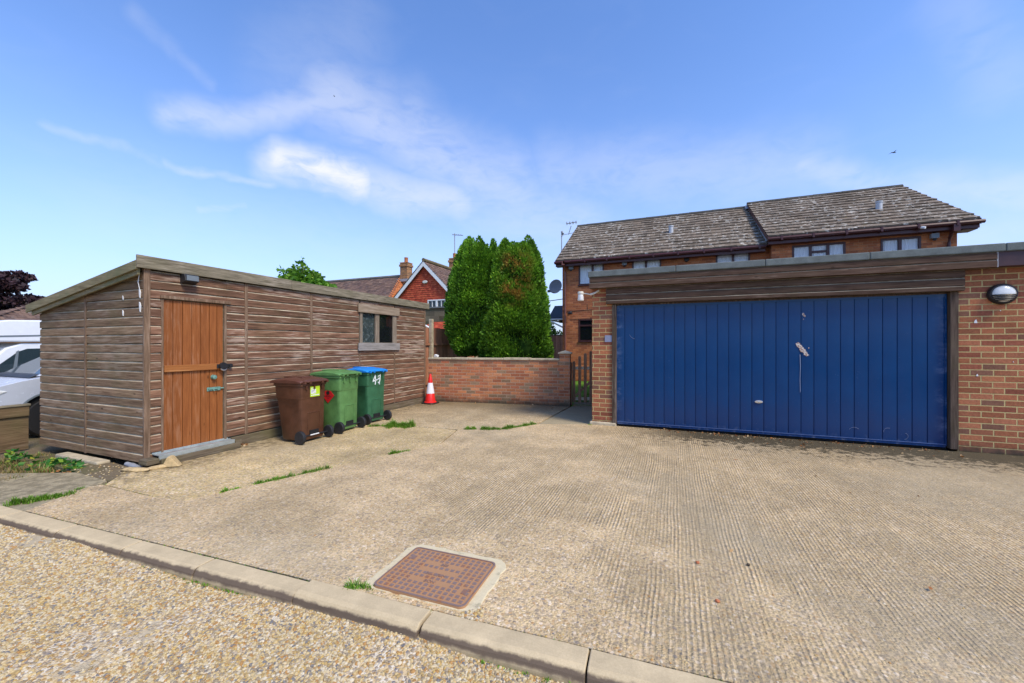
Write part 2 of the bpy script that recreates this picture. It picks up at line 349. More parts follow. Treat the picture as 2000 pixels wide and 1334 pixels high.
M['chalk'] = flat('white brush paint', (.80,.84,.84), .8, var=.08, sc_=60)
M['cone_red'] = flat('cone red plastic', (.78,.022,.018), .38, var=.08)
M['cone_white'] = flat('reflective white sleeve', (.82,.80,.84), .35, var=.03)
M['opal'] = flat('opal diffuser', (.75,.77,.75), .18, .6, var=.04)
M['van_white'] = flat('motorhome white paint', (.80,.82,.84), .2, .6, var=.03)
M['car_silver'] = flat('silver car paint', (.62,.66,.74), .22, .6, metal=.15, var=.03)
M['van_glass'] = glass('vehicle glass', (.03,.05,.06), .03, .82)
M['bark'] = flat('bark', (.10,.075,.05), .95, var=.35, sc_=22, bump=.8)
M['bird'] = flat('bird feathers', (.05,.045,.05), .8)

# blue garage door: gloss paint with bleached chalky edges, dust and a painted ground reflection low down
m, g = newmat('blue gloss garage paint'); u, v, _ = g.sep(g.uv)
n1 = g.noise(g.uv, 3, 5, .6); n2 = g.noise(g.map(g.uv, (1, .35, 1)), 30, 5, .7)
c = g.mix(n1, (.0010, .036, .125), (.0018, .050, .168))
c = g.mix(g.m('MULTIPLY', g.ss(g.m('ADD', v, g.m('MULTIPLY', n1, .5)), .95, .35), .35), c, (.030, .042, .115))  # purplish tint on the lower door, painted in for the ground's reflection
sp = g.vor(g.uv, 55); c = g.mix(g.m('MULTIPLY', g.ss(sp, .10, .05), g.ss(g.noise(g.uv, 8, 3, .6), .56, .66)), c, (.25, .33, .5))
ed = g.m('MULTIPLY', g.ss(g.m('ADD', g.m('ABSOLUTE', g.m('SUBTRACT', u, 1.23)), g.m('MULTIPLY', g.m('SUBTRACT', n1, .5), .22)), 2.02, 2.17), g.ss(g.noise(g.map(g.uv, (.6, 1, 1)), 5, 4, .7), .46, .68))
c = g.mix(g.m('MULTIPLY', ed, .35), c, (.25, .33, .50))
bb = g.m('MULTIPLY', g.ss(v, .16, .02), g.ss(g.noise(g.uv, 14, 4, .6), .5, .7)); c = g.mix(g.m('MULTIPLY', bb, .4), c, (.2, .22, .27))
fin(g, c, g.ramp(g.noise(g.uv, 2.2, 4, .6), [(.3, .10), (.7, .24)]), g.noise(g.uv, 24, 3, .6), .12, .003, .30)
M['door_blue'] = m

# mineral felt
m, g = newmat('green grey mineral felt'); n = g.noise(g.obj, 160, 3, .7); n1 = g.noise(g.obj, 6, 4, .6)
c = g.mix(n, (.07,.085,.08), (.24,.27,.26)); c = g.mix(1, c, g.ramp(n1, [(.3,.75),(.7,1.15)]), 'MULTIPLY'); fin(g, c, .95, n, .6, .003, .2); M['felt'] = m

# concrete drive with raked ridges and exposed aggregate
def concrete(name, base, ridge=1.0, agg=1.0, grey=0.0):
    m, g = newmat(name); p = g.pos; x, y, z = g.sep(p)
    wob = g.m('MULTIPLY', g.m('SUBTRACT', g.noise(p, 1.7, 3, .5), .5), .035)
    ph = g.m('MULTIPLY', g.m('ADD', x, wob), 1/.026*2*math.pi)
    rd = g.m('ADD', g.m('MULTIPLY', g.m('SINE', ph), .5), .5)
    rn = g.noise(g.map(p, (42, .9, 1)), 1.0, 5, .7)
    rstr = g.m('MULTIPLY', g.ss(g.m('ADD', g.noise(p, .75, 3, .55), g.m('ADD', g.m('MULTIPLY', g.ss(x, -2.0, 1.5), .16), g.m('MULTIPLY', g.ss(y, 1.8, 3.4), .10))), .50, .68), ridge)
    rd = g.m('MULTIPLY', g.m('ADD', g.m('MULTIPLY', g.m('MULTIPLY', rd, g.ramp(g.noise(g.map(p, (5, .5, 1)), 1.0, 4, .7), [(.35, .15), (.65, 1.5)])), .42), g.m('MULTIPLY', rn, .95)), rstr)
    v1 = g.n('ShaderNodeTexVoronoi'); g.set(v1.inputs['Vector'], p); v1.inputs['Scale'].default_value = 66
    v2 = g.n('ShaderNodeTexVoronoi'); g.set(v2.inputs['Vector'], p); v2.inputs['Scale'].default_value = 36
    stone = g.ramp(g.sep(v1.outputs['Color'])[0], [(0, (.62,.50,.34)), (.25, (.36,.29,.21)), (.45, (.50,.38,.22)), (.6, (.26,.22,.18)), (.72, (.66,.56,.43)), (.84, (.42,.27,.14)), (.93,(.19,.17,.16)), (.97, (.74,.68,.58))], 'CONSTANT')
    stone2 = g.ramp(g.sep(v2.outputs['Color'])[1], [(0, (.60,.47,.31)), (.3, (.40,.32,.23)), (.5, (.55,.40,.22)), (.7, (.30,.26,.22)), (.85, (.70,.60,.47))], 'CONSTANT')
    big = g.noise(p, .55, 4, .6); mid = g.noise(p, 3.2, 5, .65); fi = g.noise(p, 120, 3, .7)
    c = g.mix(1, base, g.ramp(fi, [(.3, .50), (.7, 1.42)]), 'MULTIPLY')
    am = g.m('MULTIPLY', g.ss(g.sep(v1.outputs['Color'])[2], .20, .50), .70*agg)
    c = g.mix(am, c, stone)
    am2 = g.m('MULTIPLY', g.m('MULTIPLY', g.ss(g.sep(v2.outputs['Color'])[2], .70, .8), g.ss(v2.outputs['Distance'], .45, .32)), g.m('MULTIPLY', g.m('ADD', .45, g.ss(y, 3.2, 1.9)), .85*agg))
    c = g.mix(am2, c, stone2)
    c = g.mix(1, c, g.ramp(mid, [(.25, .80), (.75, 1.16)]), 'MULTIPLY'); c = g.mix(1, c, g.ramp(big, [(.3, .84), (.7, 1.13)]), 'MULTIPLY')
    c = g.mix(g.m('MULTIPLY', g.m('SUBTRACT', rstr, rd, clamp=True), .80), c, (.17,.14,.085))
    c = g.mix(g.m('MULTIPLY', g.ss(g.m('ADD', g.noise(p, .42, 4, .6), g.m('MULTIPLY', g.ss(x, -1, 3), .10)), .50, .66), .38), c, (.34,.31,.235))
    trk = g.m('MULTIPLY', g.m('MAXIMUM', g.ss(g.m('ABSOLUTE', g.m('ADD', g.m('SUBTRACT', x, .35), g.m('MULTIPLY', y, .05))), .24, .10), g.ss(g.m('ABSOLUTE', g.m('ADD', g.m('SUBTRACT', x, 1.95), g.m('MULTIPLY', y, .05))), .24, .10)), g.ss(g.noise(p, 2.2, 5, .7), .42, .62)); c = g.mix(g.m('MULTIPLY', trk, .28), c, (.26,.22,.15))
    crk = g.ss(g.vor(g.vm('ADD', p, g.vm('SCALE', g.noise(p, 3, 4, .6, out=1), .35)), .38, 'DISTANCE_TO_EDGE'), .0035, .0012); c = g.mix(g.m('MULTIPLY', crk, .10), c, (.13,.11,.07))
    spots = g.m('MULTIPLY', g.ss(g.noise(p, 4.5, 6, .8), .60, .74), .45); c = g.mix(spots, c, (.20,.165,.10))
    spk = g.m('MULTIPLY', g.ss(g.vor(p, 17), .13, .08), g.ss(g.noise(p, 2.1, 3, .6), .48, .62)); c = g.mix(g.m('MULTIPLY', spk, .55), c, (.13,.11,.08))
    # dirt line and moss in front of the garage, by the shed foot and by the wall foot (stains with their own shape)
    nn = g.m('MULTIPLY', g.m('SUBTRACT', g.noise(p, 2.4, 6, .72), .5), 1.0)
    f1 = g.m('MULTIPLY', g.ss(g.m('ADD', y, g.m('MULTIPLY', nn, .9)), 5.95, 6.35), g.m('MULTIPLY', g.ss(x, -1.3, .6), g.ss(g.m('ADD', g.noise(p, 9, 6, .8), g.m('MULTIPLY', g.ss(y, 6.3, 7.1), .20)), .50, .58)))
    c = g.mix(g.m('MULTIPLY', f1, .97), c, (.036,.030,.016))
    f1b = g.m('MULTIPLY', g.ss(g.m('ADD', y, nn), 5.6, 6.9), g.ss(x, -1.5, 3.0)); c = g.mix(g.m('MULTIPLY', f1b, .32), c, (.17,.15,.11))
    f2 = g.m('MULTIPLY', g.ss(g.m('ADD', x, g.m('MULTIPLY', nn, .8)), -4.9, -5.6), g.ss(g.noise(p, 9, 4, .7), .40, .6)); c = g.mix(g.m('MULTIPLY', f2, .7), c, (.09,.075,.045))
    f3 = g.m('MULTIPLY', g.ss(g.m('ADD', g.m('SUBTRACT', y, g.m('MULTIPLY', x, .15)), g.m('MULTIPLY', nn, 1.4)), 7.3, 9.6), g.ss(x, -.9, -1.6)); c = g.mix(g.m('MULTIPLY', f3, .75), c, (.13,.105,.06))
    if grey: c = g.mix(grey, c, (.25,.235,.17))
    c = g.mix(1, c, (1.13, 1.05, .94), 'MULTIPLY')
    fin(g, c, .92, g.m('ADD', g.m('ADD', g.m('MULTIPLY', rd, 1.6), g.m('MULTIPLY', fi, .3)), g.m('MULTIPLY', g.ss(v1.outputs['Distance'], .6, .1), .5*agg)), .9, .006, .2)
    return m
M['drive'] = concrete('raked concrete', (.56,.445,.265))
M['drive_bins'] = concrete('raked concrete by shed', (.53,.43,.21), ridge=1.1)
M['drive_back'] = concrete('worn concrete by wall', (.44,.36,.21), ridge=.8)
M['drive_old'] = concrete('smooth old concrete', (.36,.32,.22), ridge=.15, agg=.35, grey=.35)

m, g = newmat('sandy gravel bed'); p = g.pos
v1 = g.n('ShaderNodeTexVoronoi'); g.set(v1.inputs['Vector'], p); v1.inputs['Scale'].default_value = 85
cc = g.ramp(g.sep(v1.outputs['Color'])[0], [(0,(.62,.46,.25)),(.2,(.50,.35,.17)),(.4,(.66,.54,.36)),(.55,(.34,.27,.20)),(.7,(.72,.62,.46)),(.85,(.45,.27,.10)),(.95,(.25,.22,.2))], 'CONSTANT')
c = g.mix(g.ss(g.noise(p, 2.4, 3, .6), .50, .62), cc, g.mix(g.noise(p, 90, 3, .7), (.40,.32,.20), (.60,.49,.32))); fin(g, c, .9, g.ss(v1.outputs['Distance'], .6, .0), .8, .006, .2); M['gravel_bed'] = m
m, g = newmat('gravel pebble'); oi = g.n('ShaderNodeObjectInfo').outputs['Random']
c = g.ramp(oi, [(0,(.54,.40,.19)),(.12,(.58,.46,.27)),(.24,(.42,.29,.12)),(.36,(.58,.48,.31)),(.44,(.32,.25,.16)),(.58,(.55,.42,.21)),(.70,(.42,.23,.08)),(.78,(.63,.54,.38)),(.85,(.20,.185,.17)),(.91,(.44,.35,.24)),(.96,(.54,.36,.12))], 'CONSTANT')
c = g.mix(1, c, g.ramp(g.noise(g.obj, 120, 3, .6), [(.3,.82),(.7,1.12)]), 'MULTIPLY'); fin(g, c, .75, None, spec=.2); M['pebble'] = m
m, g = newmat('bare earth'); p = g.pos; c = g.mix(g.noise(p, 14, 6, .75), (.10,.075,.045), (.27,.21,.13)); c = g.mix(g.ss(g.vor(g.pos, 26), .16, .10), c, (.45,.38,.26))
c = g.mix(g.m('MULTIPLY', g.ss(g.noise(p, 1.6, 4, .6), .45, .6), .5), c, (.11,.12,.045)); fin(g, c, .95, g.noise(p, 30, 5, .7), .8, .02, .1); M['earth'] = m
m, g = newmat('lawn turf'); p = g.pos; c = g.mix(g.noise(p, 18, 5, .7), (.05,.13,.012), (.17,.32,.04)); c = g.mix(1, c, g.ramp(g.noise(p, 1.2, 3, .5), [(.3,.75),(.7,1.2)]), 'MULTIPLY'); fin(g, c, .9, g.noise(p, 60, 4, .7), .8, .02, .1); M['lawn'] = m
m, g = newmat('kerb concrete'); p = g.pos; x, y, z = g.sep(p)
c = g.mix(g.noise(p, 130, 3, .75), (.46,.35,.20), (.70,.56,.345)); c = g.mix(1, c, g.ramp(g.noise(p, 5, 5, .65), [(.3,.82),(.7,1.12)]), 'MULTIPLY')
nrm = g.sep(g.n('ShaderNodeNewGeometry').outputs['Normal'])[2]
dark_band = g.m('MULTIPLY', g.ss(g.m('ADD', z, g.m('MULTIPLY', g.m('SUBTRACT', g.noise(p, 16, 4, .7), .5), .03)), -.004, -.018), g.ss(g.m('ADD', z, g.m('MULTIPLY', g.m('SUBTRACT', g.noise(p, 12, 4, .7), .5), .04)), -.062, -.036))  # darker brown band just below the kerb top
c = g.mix(g.m('MULTIPLY', dark_band, .85), c, (.075,.05,.043)); c = g.mix(g.m('MULTIPLY', g.ss(g.m('ADD', z, g.m('MULTIPLY', g.noise(p, 8, 3, .6), .02)), -.03, -.06), .45), c, (.15,.12,.05))
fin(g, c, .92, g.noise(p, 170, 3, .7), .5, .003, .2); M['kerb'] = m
m, g = newmat('manhole mortar'); p = g.pos; c = g.mix(g.noise(p, 60, 5, .7), (.54,.45,.28), (.76,.65,.42)); c = g.mix(g.m('MULTIPLY', g.ss(g.noise(p, 9, 4, .7), .52, .68), .6), c, (.30,.26,.16)); fin(g, c, .92, g.noise(p, 90, 4, .7), .6, .004, .2); M['mortar'] = m
m, g = newmat('rusty iron'); p = g.pos; n = g.noise(p, 14, 5, .7); n2 = g.noise(p, 110, 3, .7)
low = g.ss(g.sep(g.obj)[2], .0215, .0175)
c = g.mix(n2, (.17,.115,.105), (.30,.215,.185)); c = g.mix(g.ss(n, .50, .68), c, (.30,.13,.06)); c = g.mix(g.m('MULTIPLY', low, .8), c, (.50,.26,.11)); fin(g, c, .78, n2, .4, .002, .35, .15); M['iron'] = m
m, g = newmat('painted pale scuff'); fin(g, g.mix(g.ss(g.noise(g.obj, 60, 4, .8), .42, .58), (.72,.70,.64), (.30,.14,.08)), .8); M['scuff'] = m
def wsum(p):
    v = Vector((0, 0, 0))
    while p is not None: v += p.location; p = p.parent
    return v
def W(mb, name, mat, parent, **k):          # parts given in world coordinates, under an unrotated thing
    o = mb.build(name, mat, parent, **k); o.location = -wsum(parent); return o
def roof(name, mat, parent, O, U, V, width, length, tw=.33, gauge=.32, th=.022, lim=None, seed=1, world=True, jit=1.0):
    rs = np.random.RandomState(seed); O, U, V = Vector(O), Vector(U).normalized(), Vector(V).normalized(); N = U.cross(V).normalized()
    vs = []; fs = []; tint = []; uvs = []; rows = int(math.ceil(length/gauge)); 
    for i in range(rows):
        v0 = i*gauge; v1 = min(length, v0+gauge*1.12); off = (i % 2)*.5
        for j in range(-1, int(width/tw)+2):
            a = (j+off)*tw; b = a+tw-.006
            lo, hi = (0, width) if lim is None else lim(v0)
            a = max(a, lo); b = min(b, hi)
            if b-a < .02: continue
            dz = rs.uniform(-.004, .005)*jit; dv = rs.uniform(-.008, .008)*jit; k = len(vs)
            for (uu, vv, nn) in ((a, v0+dv, th+dz), (b, v0+dv, th+dz+rs.uniform(-.003, .003)*jit), (b, v1, .008), (a, v1, .008), (a, v0+dv, -.01), (b, v0+dv, -.01)):
                vs.append(O+U*uu+V*vv+N*nn)
            fs += [(k, k+1, k+2, k+3), (k+4, k+5, k+1, k)]; q = rs.rand(); tint += [q, q]
            uvs += [[(a, v0), (b, v0), (b, v1), (a, v1)], [(a, v0), (b, v0), (b, v0+.03), (a, v0+.03)]]
    mb = MB(); mb.v = [tuple(p) for p in vs]; mb.f = fs; mb.uvs = uvs
    o = W(mb, name, mat, parent) if world else mb.build(name, mat, parent)
    at = o.data.attributes.new('tint', 'FLOAT', 'FACE'); at.data.foreach_set('value', tint); return o
def boards(mb, regions, x, z_lo, z_hi, pitch=.108, axis='x', sgn=1, proud=.023, seed=0, wander=.0022, topf=None):
    """horizontal shiplap boards on the plane axis=x; regions = (u0,u1,z0,z1)"""
    rs = random.Random(seed); n = int(math.ceil((z_hi-z_lo)/pitch))
    for (u0, u1, r0, r1) in regions:
        for i in range(n):
            za = z_lo+i*pitch; zb = za+pitch
            if zb <= r0+.01 or za >= r1-.01: continue
            za, zb = max(za, r0), min(zb, r1)
            seg = max(1, int((u1-u0)/.35)); q = rs.uniform(-.003, .003); p_ = rs.uniform(-.003, .003)
            ws = [(rs.uniform(-wander, wander)+q, rs.uniform(-wander, wander)+p_) for _ in range(seg+1)]
            ch = min(.026, (zb-za)*.3); prof = [(0, za), (proud, za+.002), (proud, zb-ch), (proud*.40, zb-.009), (proud*.12, zb-.006), (0, zb+.001)]
            vs = []; 
            for s_ in range(seg+1):
                u = u0+(u1-u0)*s_/seg; dz, dp = ws[s_]
                for (d_, z) in prof:
                    d2 = d_+(dp if d_ > 0 else 0); z2 = z+dz
                    if topf is not None: z2 = min(z2, topf(u))
                    vs.append((x+sgn*d2, u, z2) if axis == 'x' else (u, x+sgn*d2, z2))
            m_ = len(prof); fs = []
            for s_ in range(seg):
                for k in range(m_): fs.append((s_*m_+k, s_*m_+(k+1) % m_, (s_+1)*m_+(k+1) % m_, (s_+1)*m_+k))
            fs += [tuple(range(m_))[::-1], tuple(range(seg*m_, (seg+1)*m_))]
            uv = []
            for f in fs: uv.append([((vs[a][1] if axis == 'x' else vs[a][0]), min(zb-.002, max(za+.002, vs[a][2]))) for a in f])
            mb.add(vs, fs, uv=uv)
def window(parent, x0, x1, z0, z1, y, mulls=(), trans=(), fm=None, pane='pane_house', cur=True, fw=.055):
    fm = fm or M['mahogany']; mb = MB(); f, b = y-.015, y+.05
    mb.box(x0, x1, f, b, z0, z0+fw); mb.box(x0, x1, f, b, z1-fw, z1); mb.box(x0, x0+fw, f, b, z0+fw, z1-fw); mb.box(x1-fw, x1, f, b, z0+fw, z1-fw)
    mb.box(x0-.02, x1+.02, y-.05, y-.016, z0-.03, z0+.012)
    for q in mulls: mb.box(q-fw*.7, q+fw*.7, f+.003, b-.003, z0+fw, z1-fw)
    for (a, c, zz) in trans: mb.box(a, c, f+.006, b-.006, zz-fw*.6, zz+fw*.6)
    wf = W(mb, 'window', fm, parent, bevel=.004)
    pb = MB().box(x0+fw, x1-fw, y+.02, y+.026, z0+fw, z1-fw); W(pb, 'pane', M[pane], wf)
    if cur:
        cb = MB(); nseg = 60; vs = []
        for i in range(nseg+1):
            u = x0+.03+(x1-x0-.06)*i/nseg; d = y+.045+.010*math.sin(i*1.9)+.008*math.sin(i*.77+x0)
            vs += [(u, d, z0+.03), (u, d, z1-.03)]
        cb.add(vs, [(2*i, 2*i+2, 2*i+3, 2*i+1) for i in range(nseg)]); W(cb, 'curtain', M['curtain'], wf)
    return wf

# ================================================================ setting
def sheet(name, pts, z0, z1, mat, bevel=0):
    o = MB().poly(pts, 'z', z0, z1).build(name, mat, bevel=bevel); return struct(o)
sheet('ground', [(-900,-900),(900,-900),(900,900),(-900,900)], -.60, -.50, M['earth'])
sheet('yard_soil', [(-30,-6),(14,-6),(14,9.3),(-30,9.3)], -.5, -.095, M['earth'])
sheet('lawn', [(-6.35,8.7),(-1.45,9.45),(-1.45,40),(-6.35,40)], -.49, -.01, M['lawn'])
sheet('garden_soil', [(-60,9.35),(-6.45,9.35),(-6.45,60),(-60,60)], -.49, -.06, M['lawn'])
sheet('garden_path', [(-2.25,9.36),(-1.42,9.52),(-1.42,15.2),(-2.3,15.2)], -.0095, .004, M['drive_old'])
kf = lambda x: 1.600+.056*(x+5.15)      # back edge of the kerb
A_ = [(-5.15,kf(-5.15)+.012),(12,kf(12)+.012),(12,7.17),(-.95,7.17),(-1.36,7.15),(-2.28,6.80),(-2.65,6.17),(-3.04,6.01),(-3.35,5.86),(-3.10,4.93),(-3.26,4.55),(-3.70,3.44),(-4.04,2.51),(-4.16,2.205),(-5.385,2.205),(-5.42,2.09)]
sheet('driveway', A_, -.09, 0, M['drive'], .006)
sheet('driveway_shed_side', [(-5.38,2.225),(-4.18,2.225),(-4.06,2.53),(-3.72,3.46),(-3.28,4.57),(-3.125,4.93),(-3.372,5.84),(-3.62,5.865),(-4.98,5.69),(-5.9,5.60),(-5.9,2.60),(-5.62,2.45)], -.09, -.006, M['drive_bins'], .006)
sheet('driveway_wall_side', [(-5.9,5.625),(-4.98,5.712),(-3.62,5.888),(-3.37,5.884),(-3.045,6.035),(-2.66,6.195),(-2.295,6.825),(-2.225,9.0),(-5.9,8.9)], -.09, -.003, M['drive_back'], .006)
sheet('gate_path', [(-2.27,6.83),(-1.37,7.17),(-.9,7.2),(-.9,7.6),(-1.42,9.5),(-2.2,9.33)], -.09, -.010, M['drive_old'], .006)
sheet('old_slab', [(-5.17,kf(-5.17)+.012),(-5.44,2.09),(-5.55,2.36),(-6.2,2.33),(-6.9,2.02),(-8.45,1.55),(-8.45,-.5),(-7,-.5),(-5.6,1.2)], -.09, -.012, M['drive_old'], .008)

# kerb
mb = MB(); js = [-6.75,-5.95,-5.15,-4.36,-3.57,-2.83,-2.01,-1.19,-.36,.46,1.28,2.1,2.92,3.74,4.56,5.4]; rr = random.Random(3)
for a, b in zip(js, js[1:]):
    lift = .014 if abs(a+2.01) < .01 else (.004 if a > -1.3 else rr.uniform(-.002, .003)); tw = -.8 if abs(a+2.01) < .01 else rr.uniform(-.25, .25)
    prof = [(-.150,-.22),(-.146,-.055),(-.140,-.030),(-.126,-.010),(-.105,0),(0,0),(0,-.22)]
    Mx = Matrix.Translation((a, kf(a), lift)) @ Matrix.Rotation(math.atan(.056)+R(tw), 4, 'Z')
    Lk = (b-a)/math.cos(math.atan(.056))-.008; ns = 8; vs = []
    for i in range(ns+1):
        for (d_, z) in prof: vs.append((Lk*i/ns, d_+rr.uniform(-.0012, .0012), z+rr.uniform(-.0012, .0012)))
    n_ = len(prof); fs = [(i*n_+k, (i+1)*n_+k, (i+1)*n_+(k+1) % n_, i*n_+(k+1) % n_) for i in range(ns) for k in range(n_)]
    fs += [tuple(range(n_)), tuple(range(ns*n_, (ns+1)*n_))[::-1]]
    mb.add(vs, fs, Mx)
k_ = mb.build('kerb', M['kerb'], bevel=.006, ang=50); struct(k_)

# gravel (stuff)
def gn_scatter(name, mesh_mb, mat_base, mat_inst, density, rad, seed, smin=(.6,.6,.35), smax=(1.5,1.3,.95), patch=None, label=None):
    o = mesh_mb.build(name, mat_base); md = o.modifiers.new('pebbles', 'NODES'); ng = bpy.data.node_groups.new(name, 'GeometryNodeTree'); md.node_group = ng
    ng.interface.new_socket('Geometry', in_out='INPUT', socket_type='NodeSocketGeometry'); ng.interface.new_socket('Geometry', in_out='OUTPUT', socket_type='NodeSocketGeometry')
    N_, L_ = ng.nodes, ng.links; gi = N_.new('NodeGroupInput'); go = N_.new('NodeGroupOutput')
    dp = N_.new('GeometryNodeDistributePointsOnFaces'); dp.inputs['Seed'].default_value = seed; L_.new(gi.outputs[0], dp.inputs['Mesh'])
    if patch:
        nz = N_.new('ShaderNodeTexNoise'); nz.inputs['Scale'].default_value = patch[0]; nz.inputs['Detail'].default_value = 3
        mr = N_.new('ShaderNodeMapRange'); mr.inputs[1].default_value = patch[1]; mr.inputs[2].default_value = patch[2]; mr.inputs[3].default_value = density*patch[3]; mr.inputs[4].default_value = density
        L_.new(nz.outputs[0], mr.inputs[0]); L_.new(mr.outputs[0], dp.inputs['Density'])
    else: dp.inputs['Density'].default_value = density
    ic = N_.new('GeometryNodeMeshIcoSphere'); ic.inputs['Radius'].default_value = rad; ic.inputs['Subdivisions'].default_value = 2
    ss_ = N_.new('GeometryNodeSetShadeSmooth'); L_.new(ic.outputs[0], ss_.inputs[0])
    sm = N_.new('GeometryNodeSetMaterial'); sm.inputs['Material'].default_value = mat_inst; L_.new(ss_.outputs[0], sm.inputs[0])
    ip = N_.new('GeometryNodeInstanceOnPoints'); L_.new(dp.outputs[0], ip.inputs['Points']); L_.new(sm.outputs[0], ip.inputs['Instance'])
    rv = N_.new('FunctionNodeRandomValue'); rv.data_type = 'FLOAT_VECTOR'; rv.inputs[0].default_value = smin; rv.inputs[1].default_value = smax; L_.new(rv.outputs[0], ip.inputs['Scale'])
    rt = N_.new('FunctionNodeRandomValue'); rt.data_type = 'FLOAT_VECTOR'; rt.inputs[0].default_value = (-.5, -.5, 0); rt.inputs[1].default_value = (.5, .5, 6.28); rt.inputs['Seed'].default_value = 5
    L_.new(rt.outputs[0], ip.inputs['Rotation'])
    jn = N_.new('GeometryNodeJoinGeometry'); L_.new(gi.outputs[0], jn.inputs[0]); L_.new(ip.outputs[0], jn.inputs[0]); L_.new(jn.outputs[0], go.inputs[0])
    struct(o, 'stuff'); return o
# gently uneven bed below the pebbles
def bed(x0, x1, y0, z, nx, ny):
    mb = MB(); vs = []
    for j in range(ny+1):
        for i in range(nx+1):
            x = x0+(x1-x0)*i/nx; yt = kf(x)-.11; y = y0+(yt-y0)*j/ny
            zz = z+.010*math.sin(x*2.3+y*3.1)+.006*math.sin(x*7-y*5)+(.018 if x < -3.5 else 0)*min(1, (-3.5-x))
            zz = zz+.02*max(0, 1-(yt-y)/.10)*(.5+.5*math.sin(x*3))
            vs.append((x, y, zz))
    mb.add(vs, [(j*(nx+1)+i, j*(nx+1)+i+1, (j+1)*(nx+1)+i+1, (j+1)*(nx+1)+i) for j in range(ny) for i in range(nx)]); return mb
gn_scatter('gravel', bed(-6.6, 1.6, .0, -.068, 110, 24), M['gravel_bed'], M['pebble'], 10500, .0086, 3, patch=(1.5, .40, .52, .05))
struct(bed(-14, 8, -8, -.092, 60, 30).build('gravel_track', M['gravel_bed']))
gn_scatter('kerb_side_pebbles', MB().poly([(-5.1,kf(-5.1)+.006),(3,kf(3)+.006),(3,kf(3)+.085),(-5.1,kf(-5.1)+.05)], 'z', -.004, .001), M['drive'], M['pebble'], 900, .0052, 29, patch=(2.2, .42, .6, .1))
gn_scatter('loose_pebbles', MB().poly([(-5.1,1.66),(3,2.1),(3.5,3.2),(-1,2.6),(-5,2.15)], 'z', -.002, .0015), M['drive'], M['pebble'], 26, .0058, 9)
gn_scatter('pebble_pile', MB().poly([(-1.04,1.835),(-.93,1.845),(-.955,1.95),(-1.03,1.90)], 'z', -.03, .002), M['gravel_bed'], M['pebble'], 5200, .0085, 4)
gn_scatter('pebble_litter', MB().poly([(-6.9,2.35),(-5.5,2.3),(-5.35,2.6),(-6.3,2.68)], 'z', -.05, -.008), M['earth'], M['pebble'], 200, .009, 14)
gn_scatter('grit_litter', MB().poly([(-1.3,6.95),(3.4,6.93),(3.4,7.12),(-1.3,7.12)], 'z', -.01, .0012), M['drive'], M['pebble'], 210, .005, 21)

# ================================================================ shed
SX, SY0, SY1, SB = -5.75, 2.74, 8.40, -8.27
shed = thing('timber_shed', 'long brown weatherboarded timber shed with an orange plank door and a sloping flat roof', 'shed', (SX, SY0, 0))
zr = lambda x: 2.30+(x-SX)*(.40/2.54)       # underside of roof
Y = dict(dL=2.91, dR=3.60, wL=6.13, wR=7.32)
core = MB()
holes(core, SY0, SY1, .02, 2.30, SX-.04, SX, [(Y['dL'], Y['dR'], .02, 1.95), (Y['wL']+.04, Y['wR']-.04, 1.36, 2.12)], ax='x')
core.box(SB, SB+.04, SY0+.04, SY1, .02, 1.88); core.box(SB, SX-.041, SY1-.04, SY1, .02, 1.88)
core.poly([(SX-.041, .02), (SX-.041, 2.28), (SB, 1.88), (SB, .02)], 'y', SY0, SY0+.035)
W(core, 'wall_lining', M['plinth'], shed)
fr = MB(); reg = []
for a, b in zip([2.775, 3.645, 3.935, 5.055, 6.185, 7.24], [2.885, 3.895, 5.015, 6.145, 7.20, 8.35]):
    if abs(a-6.185) < .01: reg += [(a, b, .14, 1.33), (a, b, 2.20, 2.30)]
    else: reg.append((a, b, .03 if a < 3 else .14, 2.30))
reg.append((2.885, 3.645, 2.00, 2.30))
boards(fr, reg, SX, .03, 2.30, seed=4, wander=.003)
W(fr, 'front_cladding', M['clad_front'], shed)
ef = MB()
boards(ef, [(SB+.02, -7.06, .03, 2.35), (-7.02, SX-.01, .03, 2.35)], SY0, .03, 2.35, axis='y', sgn=-1, seed=8, topf=lambda u: zr(u)+.01)
W(ef, 'end_cladding', M['clad_end'], shed)
for a_ in [(SX, SX+.028, yy-w2, yy+w2, .13, 2.30 if w2 > .02 else 1.33) for yy, w2 in ((3.915, .022), (5.035, .022), (6.165, .018), (7.22, .018))]+[(SX-.002, SX+.030, SY0-.03, SY0+.032, .0, 2.31), (SX, SX+.026, SY1-.05, SY1+.01, .05, 2.31), (-7.06, -7.02, SY0-.028, SY0, .02, 2.075)]:
    W(MB().box(*a_), 'cover_strip', M['batten'], shed, bevel=.003)
bt = MB(); bt.box(SX, SX+.026, 3.612, 3.642, .10, 1.977); bt.box(SX+.002, SX+.028, 2.882, 2.905, .10, 1.977); bt.box(SX, SX+.045, 2.87, 3.69, 1.978, 2.015)
W(bt, 'door_frame', M['batten'], shed, bevel=.003)
pl = MB(); pl.box(SX, SX+.055, 3.70, 8.42, -.02, .125); pl.box(SX+.004, SX+.2, 2.80, 3.72, -.02, .075)
W(pl, 'base_timber', M['plinth'], shed, bevel=.006)
